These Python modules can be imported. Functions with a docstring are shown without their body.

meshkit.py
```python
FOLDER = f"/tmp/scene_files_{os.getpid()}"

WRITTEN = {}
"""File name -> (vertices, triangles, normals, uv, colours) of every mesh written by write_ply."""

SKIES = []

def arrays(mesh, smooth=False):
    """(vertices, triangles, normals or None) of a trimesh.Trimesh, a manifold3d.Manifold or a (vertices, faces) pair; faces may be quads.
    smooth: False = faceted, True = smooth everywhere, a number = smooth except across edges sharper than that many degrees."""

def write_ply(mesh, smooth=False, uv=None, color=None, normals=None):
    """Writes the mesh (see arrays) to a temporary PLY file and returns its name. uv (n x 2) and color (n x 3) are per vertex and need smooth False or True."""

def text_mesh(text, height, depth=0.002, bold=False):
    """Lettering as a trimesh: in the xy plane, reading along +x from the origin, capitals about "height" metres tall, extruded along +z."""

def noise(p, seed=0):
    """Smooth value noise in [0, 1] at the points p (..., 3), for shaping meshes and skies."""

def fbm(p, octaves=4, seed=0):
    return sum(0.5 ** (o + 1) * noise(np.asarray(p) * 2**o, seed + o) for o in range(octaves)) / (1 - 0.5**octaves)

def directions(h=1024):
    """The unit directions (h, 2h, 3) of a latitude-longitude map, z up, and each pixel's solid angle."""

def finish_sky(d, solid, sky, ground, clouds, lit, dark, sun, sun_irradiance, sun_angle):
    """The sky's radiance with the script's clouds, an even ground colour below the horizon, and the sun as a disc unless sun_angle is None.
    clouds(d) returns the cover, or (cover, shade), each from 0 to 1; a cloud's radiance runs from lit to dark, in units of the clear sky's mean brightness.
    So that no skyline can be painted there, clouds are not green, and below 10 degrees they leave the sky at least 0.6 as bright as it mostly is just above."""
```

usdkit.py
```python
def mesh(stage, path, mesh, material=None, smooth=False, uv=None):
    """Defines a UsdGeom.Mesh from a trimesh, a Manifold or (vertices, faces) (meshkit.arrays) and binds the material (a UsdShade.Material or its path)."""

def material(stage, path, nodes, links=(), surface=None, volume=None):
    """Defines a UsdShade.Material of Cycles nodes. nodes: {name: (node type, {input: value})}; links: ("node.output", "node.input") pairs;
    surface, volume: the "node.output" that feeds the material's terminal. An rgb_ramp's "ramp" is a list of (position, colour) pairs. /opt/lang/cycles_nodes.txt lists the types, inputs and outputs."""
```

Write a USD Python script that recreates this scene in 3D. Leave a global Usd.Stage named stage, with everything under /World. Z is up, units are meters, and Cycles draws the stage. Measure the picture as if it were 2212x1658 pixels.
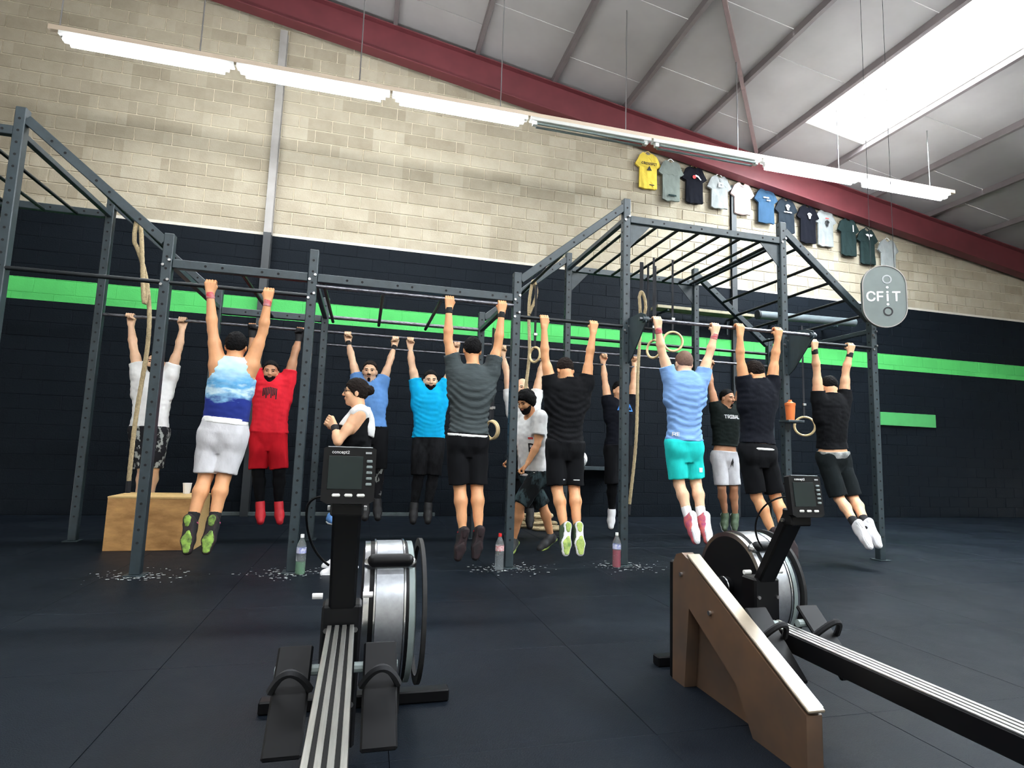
import math
import numpy as np
import trimesh
import usdkit
import meshkit
from scipy.spatial import cKDTree
from shapely.geometry import Polygon, Point, box as sbox
from pxr import Usd, UsdGeom, UsdLux, UsdShade, Gf, Sdf

stage = Usd.Stage.CreateInMemory()
UsdGeom.SetStageUpAxis(stage, UsdGeom.Tokens.z)
UsdGeom.SetStageMetersPerUnit(stage, 1.0)
UsdGeom.Xform.Define(stage, '/World')
UsdGeom.Scope.Define(stage, '/World/Looks')
V = lambda *a: np.array(a, float)
rng = np.random.default_rng(7)

# ---------------------------------------------------------------- camera
EYE, FOCAL_PX, YAW, PITCH, ROLL = V(0, 0, 1.058), 1235.0, 0.2505, 0.1152, 0.032
EXPOSURE = 2.1
fw = V(math.sin(YAW) * math.cos(PITCH), math.cos(YAW) * math.cos(PITCH), math.sin(PITCH))
r0 = V(math.cos(YAW), -math.sin(YAW), 0)
u0 = np.cross(r0, fw)
rt = math.cos(ROLL) * r0 + math.sin(ROLL) * u0
up = -math.sin(ROLL) * r0 + math.cos(ROLL) * u0
cam = UsdGeom.Camera.Define(stage, '/World/camera')
M4 = np.eye(4); M4[0, :3] = rt; M4[1, :3] = up; M4[2, :3] = -fw; M4[3, :3] = EYE
cam.AddTransformOp().Set(Gf.Matrix4d(M4.tolist()))
cam.CreateHorizontalApertureAttr(36.0)
cam.CreateVerticalApertureAttr(36.0 * 1658 / 2212)
cam.CreateFocalLengthAttr(36.0 * FOCAL_PX / 2212)
cam.CreateClippingRangeAttr(Gf.Vec2f(0.05, 500))
cam.CreateExposureAttr(EXPOSURE)

# ---------------------------------------------------------------- light: overcast sky through the rooflights, fluorescent lamps below the roof
SKY_STRENGTH = 6.0
LAMP_STRENGTH = 24.0
dome = UsdLux.DomeLight.Define(stage, '/World/sky')
dome.CreateIntensityAttr(SKY_STRENGTH)
dome.CreateColorAttr(Gf.Vec3f(0.93, 0.97, 1.0))

# ---------------------------------------------------------------- materials
def link_mat(name, nodes, links, surface='p.BSDF'):
    return usdkit.material(stage, '/World/Looks/' + name, nodes, links, surface=surface)

def mat(name, col, rough=0.6, metal=0.0, var=0.0, scale=8.0, bump=0.0, bscale=60.0, stretch=None, spec=0.5, coat=0.0, sheen=0.0, col2=None, sss=0.0, edge=(0.3, 0.7)):
    """Principled surface; var mixes towards col2 (or a darker tone) by noise, bump adds fine relief."""
    n = {'p': ('principled_bsdf', dict(base_color=col, roughness=rough, metallic=metal, specular_ior_level=spec, coat_weight=coat, sheen_weight=sheen))}
    if sss:
        n['p'][1].update(subsurface_weight=sss, subsurface_scale=0.01, subsurface_radius=(1, .35, .2))
    l = []
    if var or bump:
        n['tc'] = ('texture_coordinate', {})
        src = 'tc.object'
        if stretch:
            n['mp'] = ('mapping', dict(scale=stretch)); l.append(('tc.object', 'mp.vector')); src = 'mp.vector'
    if var:
        c2 = col2 or tuple(c * (1 - var) for c in col)
        n['nz'] = ('noise_texture', dict(scale=scale, detail=5.0, roughness=0.6))
        n['rp'] = ('rgb_ramp', dict(ramp=[(edge[0], col), (edge[1], c2)]))
        l += [(src, 'nz.vector'), ('nz.fac', 'rp.fac'), ('rp.color', 'p.base_color')]
    if bump:
        n['nb'] = ('noise_texture', dict(scale=bscale, detail=3.0))
        n['bp'] = ('bump', dict(strength=min(1.0, bump), distance=0.01))
        l += [(src, 'nb.vector'), ('nb.fac', 'bp.height'), ('bp.normal', 'p.normal')]
    return link_mat(name, n, l)

def srgb(r, g, b):
    f = lambda c: c / 12.92 if c <= 0.04045 else ((c + 0.055) / 1.055) ** 2.4
    return tuple(f(x / 255) for x in (r, g, b))

M = {}
M['rig'] = mat('rig_steel', srgb(47, 60, 66), 0.45, 0.0, var=.35, scale=14, bump=.05, bscale=200, spec=.5)
M['rig_hole'] = mat('rig_hole', (.004, .004, .005), .9)
M['bar'] = mat('bar_steel', srgb(150, 150, 158), 0.35, .8, var=.75, scale=22, col2=srgb(40, 42, 46), stretch=(1, 6, 6))
M['rung'] = mat('rung_steel', srgb(30, 36, 40), 0.4, .3, var=.5, scale=15)
M['bolt'] = mat('bolt_steel', srgb(190, 190, 190), .3, 1.0)
M['black'] = mat('black_plastic', (.0028, .003, .004), .45, spec=.22)
M['rubber'] = mat('rubber', (.010, .010, .011), .75)
M['chrome'] = mat('chrome', (.62, .64, .66), .22, 1.0, var=.2, scale=4)
M['cage'] = mat('flywheel_grille', srgb(170, 174, 180), .38, .85, var=.2, scale=40)
M['screen'] = mat('lcd_screen', srgb(24, 36, 36), .3, spec=.3)
M['white'] = mat('white_plastic', (.75, .75, .75), .5)
M['print_white'] = mat('print_white', (.7, .7, .7), .8)
M['print_grey'] = mat('print_grey', (.35, .37, .38), .8)
M['print_black'] = mat('print_black', (.012, .012, .014), .8)
M['print_red'] = mat('print_red', srgb(200, 60, 60), .8)
M['print_blue'] = mat('print_blue', srgb(60, 130, 210), .8)
M['alu'] = mat('aluminium', srgb(205, 205, 200), .32, .9, var=.2, scale=12, stretch=(20, 1, 1))
M['ply'] = mat('plywood', srgb(196, 150, 92), .6, var=.45, scale=5, col2=srgb(142, 100, 54), bump=.1, bscale=40, stretch=(1, 1, 2.5))
M['ply_edge'] = mat('plywood_edge', srgb(215, 180, 120), .6, var=.3, scale=30, stretch=(1, 1, 8))
M['rope'] = mat('rope_fibre', srgb(190, 170, 132), .95, var=.4, scale=60, bump=.5, bscale=150)
M['wood_ring'] = mat('ring_wood', srgb(222, 196, 148), .45, var=.2, scale=20)
M['strap'] = mat('strap_webbing', (.012, .013, .016), .85)
M['red_beam'] = mat('red_oxide_steel', srgb(104, 44, 50), .6, var=.25, scale=3)
M['purlin'] = mat('purlin_steel', srgb(112, 104, 104), .6, var=.2, scale=3)
M['brace'] = mat('brace_steel', srgb(128, 108, 106), .6, var=.2, scale=3)
M['roof'] = mat('roof_panel', srgb(156, 152, 151), .75, var=.12, scale=1.5)
M['plaster'] = mat('plaster', srgb(196, 190, 178), .9, var=.1, scale=2)
M['col_up'] = mat('column_grey', srgb(146, 142, 138), .5, var=.2, scale=5)
M['col_dk'] = mat('column_dark', srgb(30, 36, 40), .5, var=.2, scale=5)
M['trunk'] = mat('lamp_trunking', srgb(214, 196, 176), .5)
M['lamp_off'] = mat('unlit_diffuser', srgb(120, 132, 132), .4)
M['housing'] = mat('lamp_housing', srgb(225, 225, 222), .45)
M['tube'] = link_mat('lit_tube', {'e': ('emission', dict(color=(.93, .97, 1.0), strength=LAMP_STRENGTH))}, [], 'e.emission')
M['mortar'] = mat('mortar', srgb(206, 194, 170), .95, var=.15, scale=10)
M['shoe_blk'] = mat('shoe_black', (.012, .012, .014), .7, bump=.1)
M['shoe_wht'] = mat('shoe_white', (.72, .72, .74), .6, bump=.1)
M['shoe_red'] = mat('shoe_red', srgb(190, 26, 40), .6)
M['shoe_org'] = mat('shoe_orange', srgb(214, 112, 92), .6, var=.5, scale=25, col2=srgb(150, 60, 110))
M['shoe_grn'] = mat('shoe_green', srgb(70, 90, 66), .7, var=.5, scale=30)
M['sole_neon'] = mat('sole_neon', srgb(186, 200, 104), .7, var=.6, scale=16, col2=srgb(96, 130, 60))
M['sole_grn'] = mat('sole_green', (.006, .012, .007), .7, var=.9, scale=19, col2=srgb(150, 190, 80))
M['tread_dk'] = mat('tread_dark', (.008, .011, .010), .8)
M['sole_wht'] = mat('sole_white', (.62, .62, .64), .6)
M['sole_blk'] = mat('sole_black', (.006, .006, .008), .8, var=.5, scale=20, col2=(.03, .012, .015))
M['pink'] = mat('pink_collar', srgb(205, 90, 130), .7)
M['sock_blk'] = mat('sock_black', (.010, .010, .012), .95)
M['sock_wht'] = mat('sock_white', (.75, .75, .76), .95)
M['band_red'] = mat('wrist_wrap_red', srgb(200, 26, 44), .9, var=.9, scale=18, col2=(.45, .3, .3), stretch=(1, 1, 3))
M['band_blk'] = mat('wristband_black', (.008, .008, .01), .8)
M['hair_blk'] = mat('hair_black', (.003, .003, .0035), .8, spec=.15, bump=.8, bscale=90)
M['hair_brn'] = mat('hair_brown', srgb(26, 19, 16), .8, spec=.15, bump=.8, bscale=90)
M['hair_shave'] = mat('hair_shaved', srgb(120, 92, 78), .8, var=.4, scale=60, bump=.3, bscale=200)
M['beard'] = mat('beard_dark', srgb(18, 14, 14), .9, spec=.15, bump=.8, bscale=120)
M['eye'] = mat('eye_dark', (.006, .005, .004), .2)
M['lip'] = mat('lip', srgb(160, 92, 82), .5)
M['glasses'] = mat('glasses_frame', (.03, .02, .02), .3)

def skin(name, c):
    return mat(name, c, .5, var=.16, scale=9, bump=.05, bscale=180, sss=.08)
M['skin1'] = skin('skin_tan', srgb(218, 158, 112))
M['skin2'] = skin('skin_fair', srgb(230, 178, 140))
M['skin3'] = skin('skin_light', srgb(230, 186, 152))
M['skin4'] = skin('skin_olive', srgb(190, 138, 104))

def cloth(name, c, **k):
    a = dict(rough=.92, var=.22, scale=11, bump=.45, bscale=16, stretch=(1, 1, .55), spec=.2); a.update(k)
    return mat(name, c, **a)
M['c_grey'] = cloth('jersey_grey', srgb(66, 74, 76), stretch=(.6, .6, 2.6), bump=.9, bscale=9)
M['c_black'] = cloth('jersey_black', (.0032, .0036, .0052))
M['c_navy'] = cloth('jersey_navy', (.0035, .0046, .0095))
M['c_lblue'] = cloth('jersey_light_blue', srgb(128, 168, 222), stretch=(.6, .6, 2.0), bump=.8, bscale=9)
M['c_lblue2'] = cloth('jersey_mid_blue', srgb(100, 148, 210))
M['c_cyan'] = cloth('jersey_cyan', srgb(8, 178, 232), bump=.25)
M['c_red'] = cloth('jersey_red', srgb(226, 38, 54), bump=.3)
M['c_redshort'] = cloth('shorts_red', srgb(196, 22, 36))
M['c_white'] = cloth('jersey_white', (.84, .84, .83))
M['c_lgrey'] = cloth('shorts_light_grey', srgb(206, 206, 210), bump=.6)
M['c_teal'] = cloth('shorts_teal', srgb(36, 212, 206))
M['c_dgreen'] = cloth('jersey_dark_green', (.0052, .0095, .0085))
M['c_dk'] = cloth('shorts_dark', (.006, .0095, .011))
M['c_camo'] = cloth('camouflage', srgb(170, 172, 170), var=.8, scale=16, col2=srgb(60, 66, 66))
M['c_pat'] = cloth('leggings_pattern', (.0035, .0035, .0045), var=.9, scale=22, col2=(.016, .017, .020))
M['c_patw'] = cloth('leggings_white_pattern', (.012, .012, .015), var=.9, scale=15, col2=(.34, .36, .34), edge=(.54, .58))
M['c_plaid'] = cloth('shorts_plaid', (.004, .005, .006), var=.9, scale=8, col2=srgb(52, 68, 72), edge=(.5, .6))

# tie-dye tank: navy hem fading to pale blue shoulders (the dye of the cloth itself)
M['c_tie'] = link_mat('tie_dye_tank', {
    'g': ('texture_coordinate', {}), 's': ('separate_xyz', {}), 'nz': ('noise_texture', dict(scale=9.0, detail=4.0)), 'mp': ('mapping', dict(scale=(1, 1, 2.2))),
    'm': ('math', dict(math_type='multiply_add', value2=.24)), 'r': ('map_range', dict(from_min=1.27, from_max=1.83, to_min=0.0, to_max=1.0, clamp=True)),
    'rp': ('rgb_ramp', dict(ramp=[(0, srgb(20, 34, 110)), (.42, srgb(22, 44, 132)), (.5, srgb(130, 180, 214)), (.56, srgb(196, 222, 232)), (.66, srgb(84, 158, 208)), (.85, srgb(168, 208, 228)), (1, srgb(190, 220, 235))])),
    'p': ('principled_bsdf', dict(roughness=.9))},
    [('g.object', 's.vector'), ('g.object', 'mp.vector'), ('mp.vector', 'nz.vector'), ('nz.fac', 'm.value1'), ('s.z', 'm.value3'), ('m.value', 'r.value'), ('r.result', 'rp.fac'), ('rp.color', 'p.base_color')])

# block wall: bare cream blocks; each block's own tone comes from a cell noise on its position
def block_mat(name, tones, rough, bump=.35, bands=None, spec=.3):
    n = {'g': ('geometry', {}), 'mp': ('mapping', dict(scale=(2.0, .001, 5.0), location=(.27, 0, .1))), 'fl': ('vector_math', dict(math_type='floor')),
         'wn': ('white_noise_texture', dict(dimensions='3D')), 'nz': ('noise_texture', dict(scale=2.2, detail=6.0, roughness=.65)), 'nb': ('noise_texture', dict(scale=55.0, detail=4.0)),
         'mx': ('mix', dict(mix_type='mix', fac=.68)), 'rp': ('rgb_ramp', dict(ramp=tones)), 'bp': ('bump', dict(strength=bump, distance=.01)),
         'p': ('principled_bsdf', dict(roughness=rough, specular_ior_level=spec))}
    l = [('g.position', 'mp.vector'), ('mp.vector', 'fl.vector1'), ('fl.vector', 'wn.vector'), ('g.position', 'nz.vector'), ('g.position', 'nb.vector'),
         ('wn.value', 'mx.color1'), ('nz.fac', 'mx.color2'), ('mx.color', 'rp.fac'), ('nb.fac', 'bp.height'), ('bp.normal', 'p.normal')]
    if bands:
        n['s'] = ('separate_xyz', {}); n['dv'] = ('math', dict(math_type='multiply', value2=.1))
        n['bd'] = ('rgb_ramp', dict(ramp=bands, interpolate=False)); n['mz'] = ('mix', dict(mix_type='multiply', fac=1.0))
        l += [('g.position', 's.vector'), ('s.z', 'dv.value1'), ('dv.value', 'bd.fac'), ('rp.color', 'mz.color1'), ('bd.color', 'mz.color2'), ('mz.color', 'p.base_color')]
    else:
        l += [('rp.color', 'p.base_color')]
    return link_mat(name, n, l)
M['block'] = block_mat('block_bare', [(.2, srgb(134, 124, 106)), (.5, srgb(156, 147, 129)), (.8, srgb(172, 164, 146))], .92)
NV, GR, WH = (.0028, .0056, .0092), srgb(82, 186, 98), srgb(222, 216, 196)
M['block_paint'] = block_mat('block_painted', [(.2, (.75, .75, .78)), (.8, (1.0, 1.0, 1.0))], .7, .25, spec=.12,
                             bands=[(0, NV), (.2885, GR), (.318, NV), (.4175, WH), (1, WH)])
M['skirt'] = mat('skirting_grey', srgb(78, 88, 90), .8, var=.5, scale=6)
M['mat_floor'] = link_mat('floor_rubber', {
    'g': ('geometry', {}), 'n1': ('noise_texture', dict(scale=.9, detail=6.0, roughness=.65)), 'n2': ('noise_texture', dict(scale=160.0, detail=2.0)),
    'rp': ('rgb_ramp', dict(ramp=[(.3, (.0028, .0052, .0092)), (.62, (.0045, .0078, .013)), (.85, (.013, .021, .026))])), 'rr': ('map_range', dict(from_min=.3, from_max=.7, to_min=.42, to_max=.62)),
    'bp': ('bump', dict(strength=.35, distance=.004)), 'p': ('principled_bsdf', dict(specular_ior_level=.16))},
    [('g.position', 'n1.vector'), ('g.position', 'n2.vector'), ('n1.fac', 'rp.fac'), ('rp.color', 'p.base_color'), ('n1.fac', 'rr.value'), ('rr.result', 'p.roughness'), ('n2.fac', 'bp.height'), ('bp.normal', 'p.normal')])
M['floor_slab'] = mat('floor_slab', (.015, .017, .02), .8)
M['chalk'] = mat('chalk', (.42, .45, .45), .95)
def glassy(name, col, rough=.05, t=.95):
    return link_mat(name, {'p': ('principled_bsdf', dict(base_color=col, roughness=rough, transmission_weight=t, ior=1.33))}, [])
M['pet'] = glassy('clear_pet', (.85, .9, .92), .08, .9)
M['liq_green'] = glassy('drink_green', srgb(120, 190, 140), .05, .5)
M['liq_red'] = glassy('drink_red', srgb(200, 40, 80), .05, .3)
M['liq_water'] = glassy('water', (.8, .85, .88), .05, .9)
M['label_blue'] = mat('label_blue', srgb(70, 90, 180), .5, var=.6, scale=50, col2=(.7, .7, .75))
M['label_red'] = mat('label_red', srgb(190, 50, 60), .5, var=.8, scale=60, col2=(.7, .68, .68))
M['cap_red'] = mat('cap_red', srgb(210, 40, 40), .4)
M['orange'] = mat('orange_plastic', srgb(226, 120, 60), .45)
M['flare_brown_panel'] = mat('flare_tinted_panel', srgb(104, 78, 58), .45, var=.35, scale=4, col2=srgb(74, 62, 54))  # warm brown paints a lens-flare tint onto a dark grey plate
M['green_panel'] = mat('green_panel', srgb(70, 160, 90), .6, var=.1)
M['strip'] = mat('strip_metal', srgb(150, 138, 122), .4, .6, var=.2, scale=10)
M['tube_grey'] = mat('tube_grey', srgb(96, 106, 110), .5, var=.3, scale=6)
M['plank'] = mat('plank_pale', srgb(140, 132, 108), .7, var=.3, scale=6)
M['sign'] = mat('sign_grey', srgb(104, 114, 112), .6, var=.15, scale=6)
M['glass'] = link_mat('rooflight_glazing', {'t': ('transparent_bsdf', dict(color=(.92, .95, .97))), 'gl': ('glossy_bsdf', dict(roughness=.1)), 'm': ('mix_closure', dict(fac=.06))},
                      [('t.BSDF', 'm.closure1'), ('gl.BSDF', 'm.closure2')], 'm.closure')

# ---------------------------------------------------------------- scene-tree helpers
used, origin = {}, {}
def number(parent, name):
    k = (parent, name); used[k] = used.get(k, 0) + 1
    return name if used[k] == 1 else f'{name}_{used[k] - 1:03d}'
def setdata(prim, **kw):
    for k, v in kw.items():
        if v: prim.SetCustomDataByKey(k, v)
def thing(name, label=None, cat=None, loc=(0, 0, 0), group=None, kind=None):
    p = '/World/' + number('/World', name)
    x = UsdGeom.Xform.Define(stage, p); x.AddTranslateOp().Set(Gf.Vec3d(*map(float, loc)))
    origin[p] = np.array(loc, float)
    setdata(x.GetPrim(), label=label, category=cat, group=group, kind=kind)
    return p
def part(parent, name, mesh, m, smooth=30, label=None, kind=None):
    """One Mesh prim below parent; vertices are given in world coordinates."""
    p = parent + '/' + number(parent, name)
    v, f = (mesh.vertices, mesh.faces) if hasattr(mesh, 'vertices') else mesh
    o = origin[parent]
    origin[p] = o
    usdkit.mesh(stage, p, trimesh.Trimesh(np.asarray(v) - o, f, process=False), M[m], smooth)
    setdata(stage.GetPrimAtPath(p), label=label, kind=kind)
    return p
def single(name, mesh, m, label=None, cat=None, group=None, kind=None, smooth=30):
    p = '/World/' + number('/World', name)
    origin[p] = V(0, 0, 0)
    usdkit.mesh(stage, p, mesh, M[m], smooth)
    setdata(stage.GetPrimAtPath(p), label=label, category=cat, group=group, kind=kind)
    return p
def copy_of(src, name, loc, label, rotz=0):
    p = '/World/' + number('/World', name)
    x = UsdGeom.Xform.Define(stage, p)
    x.GetPrim().GetReferences().AddInternalReference(src); x.GetPrim().SetInstanceable(True)
    x.ClearXformOpOrder(); x.AddTranslateOp().Set(Gf.Vec3d(*map(float, loc)))
    if rotz: x.AddRotateZOp().Set(rotz)
    setdata(x.GetPrim(), label=label)
    return p

# ---------------------------------------------------------------- mesh helpers
cat_ = trimesh.util.concatenate
def box(x0, x1, y0, y1, z0, z1, bev=0.0):
    if bev <= 0:
        b = trimesh.creation.box([x1 - x0, y1 - y0, z1 - z0]); b.apply_translation([(x0 + x1) / 2, (y0 + y1) / 2, (z0 + z1) / 2]); return b
    pts = []
    for sx in (0, 1):
        for sy in (0, 1):
            for sz in (0, 1):
                c = V(x1 if sx else x0, y1 if sy else y0, z1 if sz else z0); s = V(-1 if sx else 1, -1 if sy else 1, -1 if sz else 1) * bev
                for k in range(3):
                    q = s.copy(); q[k] = 0; pts.append(c + q)
    return trimesh.convex.convex_hull(np.array(pts))
def frame(d):
    d = np.asarray(d, float) / np.linalg.norm(d)
    a = V(0, 0, 1) if abs(d[2]) < .9 else V(0, 1, 0)
    s = np.cross(a, d); s /= np.linalg.norm(s)
    return d, s, np.cross(d, s)
def bar(a, b, w, h, bev=.004, side=None):
    """Rectangular beam from a to b, w wide (sideways), h high."""
    a, b = np.asarray(a, float), np.asarray(b, float); L = np.linalg.norm(b - a); d, s, n = frame(b - a)
    if side is not None:
        s = np.asarray(side, float) - d * np.dot(side, d); s /= np.linalg.norm(s); n = np.cross(d, s)
    m = box(-w / 2, w / 2, -h / 2, h / 2, 0, L, bev)
    m.apply_transform(np.vstack([np.column_stack([s, n, d, a]), [0, 0, 0, 1]])); 
    if np.linalg.det(np.column_stack([s, n, d])) < 0: m.invert()
    return m
def rod(a, b, r, n=14, r2=None):
    a, b = np.asarray(a, float), np.asarray(b, float); d, s, t = frame(b - a)
    an = np.linspace(0, 2 * np.pi, n, endpoint=False); ring = np.cos(an)[:, None] * s + np.sin(an)[:, None] * t
    v = np.vstack([a + ring * r, b + ring * (r if r2 is None else r2), a[None], b[None]]); f = []
    for i in range(n):
        j = (i + 1) % n
        f += [[i, j, n + j], [i, n + j, n + i], [2 * n, j, i], [2 * n + 1, n + i, n + j]]
    return trimesh.Trimesh(v, f, process=False)
def tube(pts, r, n=10, twist=0.0):
    """Swept tube; with twist it becomes a three-strand rope."""
    pts = np.asarray(pts, float); T = np.gradient(pts, axis=0); T /= np.linalg.norm(T, axis=1)[:, None]
    s = np.cross(T[0], V(.3, .2, 1)); s /= np.linalg.norm(s); L = np.r_[0, np.cumsum(np.linalg.norm(np.diff(pts, axis=0), axis=1))]
    an = np.linspace(0, 2 * np.pi, n, endpoint=False); v = []
    for i in range(len(pts)):
        s = s - T[i] * np.dot(s, T[i]); s /= np.linalg.norm(s); t = np.cross(T[i], s)
        rr = r * (1 + (.16 * np.abs(np.cos(1.5 * (an + twist * L[i]))) - .1 if twist else 0 * an))
        v.append(pts[i] + rr[:, None] * (np.cos(an)[:, None] * s + np.sin(an)[:, None] * t))
    v = np.vstack(v + [pts[:1], pts[-1:]]); f = []; k = len(pts)
    for i in range(k - 1):
        for j in range(n):
            a, b = i * n + j, i * n + (j + 1) % n
            f += [[a, b, b + n], [a, b + n, a + n]]
    for j in range(n):
        f += [[k * n, (j + 1) % n, j], [k * n + 1, (k - 1) * n + j, (k - 1) * n + (j + 1) % n]]
    return trimesh.Trimesh(v, f, process=False)
def curve(pts, n=60):
    from scipy.interpolate import CubicSpline
    pts = np.asarray(pts, float); t = np.r_[0, np.cumsum(np.linalg.norm(np.diff(pts, axis=0), axis=1))]
    return CubicSpline(t, pts)(np.linspace(0, t[-1], n))
def lathe(prof, at, n=28):
    m = trimesh.creation.revolve(np.asarray(prof, float), sections=n); m.apply_translation(at); return m
def torus(c, axis, R, r, n=36, k=10):
    d, s, t = frame(axis); a = np.linspace(0, 2 * np.pi, n, endpoint=False); v = []
    for x in a:
        o = np.cos(x) * s + np.sin(x) * t
        for y in np.linspace(0, 2 * np.pi, k, endpoint=False): v.append(np.asarray(c) + o * (R + r * np.cos(y)) + d * r * np.sin(y))
    f = []
    for i in range(n):
        for j in range(k):
            p, q = i * k + j, i * k + (j + 1) % k; p2, q2 = ((i + 1) % n) * k + j, ((i + 1) % n) * k + (j + 1) % k
            f += [[p, p2, q2], [p, q2, q]]
    m = trimesh.Trimesh(v, f, process=False); m.fix_normals(); return m
def extrude(poly, depth, origin_, xa, ya):
    """Polygon (in metres) raised into space: x along xa, y along ya, thickness along xa x ya."""
    m = trimesh.creation.extrude_polygon(poly, depth, engine='earcut'); z = np.cross(xa, ya)
    m.apply_transform(np.vstack([np.column_stack([xa, ya, z, origin_]), [0, 0, 0, 1]])); return m
def text(s, h, org, xa, ya, depth=.002, bold=False, center=True):
    m = meshkit.text_mesh(s, h, depth, bold)
    if center: m.apply_translation([-m.bounds[:, 0].mean(), -h / 2, 0])
    z = np.cross(xa, ya); m.apply_transform(np.vstack([np.column_stack([xa, ya, z, org]), [0, 0, 0, 1]])); return m
X, Y, Z = V(1, 0, 0), V(0, 1, 0), V(0, 0, 1)

# ================================================================ setting
YW = 9.1
XL, XR, YB = -6.5, 16.0, -5.0
roof_z = lambda x: 7.97 - 0.16 * x
# floor: rubber mats on a slab
fl = thing('floor', kind='structure')
part(fl, 'slab', box(XL, XR, YB, YW, -.2, -.022), 'floor_slab')
stuffm = []
for i in range(int(XL) - 1, 16):
    for j in range(-5, 9):
        x0, y0 = i + .15, j + .1
        if x0 + 1 > XR or x0 < XL: continue
        m = box(x0 + .001, x0 + .999, y0 + .001, y0 + .999, -.022, -rng.random() * .0008, .001)
        if j >= 0 and -4 < x0 < 11: part(fl, 'floor_mat', m, 'mat_floor', False)
        else: stuffm.append(m)
part(fl, 'mat_field', cat_(stuffm), 'mat_floor', False, kind='stuff')
# back wall: 50 x 20 cm blocks, bare above 4.2 m, painted below
wb = thing('wall_back', kind='structure')
part(wb, 'mortar_bed', box(XL, XR, YW + .012, YW + .25, 4.2, 12.3), 'mortar')
part(wb, 'painted_mortar_bed', box(XL, XR, YW + .003, YW + .25, -.2, 4.2), 'block_paint')
bare, painted = [], []
for k in range(0, 58):
    z0 = k * .2
    off = 0 if k % 2 else .25
    for i in range(-14, 34):
        x0 = i * .5 + off - .02
        if x0 + .5 < XL or x0 > XR or z0 > roof_z(x0) + .1: continue
        d = rng.random() * .003
        g = .006 if k >= 21 else .0035
        m = box(max(XL, x0 + g), min(XR, x0 + .5 - g), YW - d, YW + .03, z0 + g, z0 + .2 - g, .005 if k >= 21 else .003)
        if k < 21: painted.append(m)
        elif -3.6 < x0 < 7.7 and z0 < min(6.9, roof_z(x0) - .8): bare.insert(0, m)
        else: bare.append(m)
for m in bare[:300]: part(wb, 'block', m, 'block', False)
part(wb, 'block_field', cat_(bare[300:]), 'block', False, kind='stuff')
part(wb, 'painted_block_field', cat_(painted), 'block_paint', False, kind='stuff')
part(wb, 'paint_edge', box(XL, XR, YW - .006, YW + .01, 4.19, 4.235, .002), 'plaster')
# the other walls, behind and beside the view
for n, b in (('wall_left', (XL - .25, XL, YB, YW + .25, 0, 9.2)), ('wall_right', (XR, XR + .25, YB, YW + .25, 0, 5.6)), ('wall_front', (XL, XR, YB - .25, YB, 0, 9.2))):
    single(n, box(*b), 'plaster', kind='structure')
single('baseboard_back', box(-2.4, 1.15, YW - .03, YW, 0, .055, .004), 'skirt', kind='structure')
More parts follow.
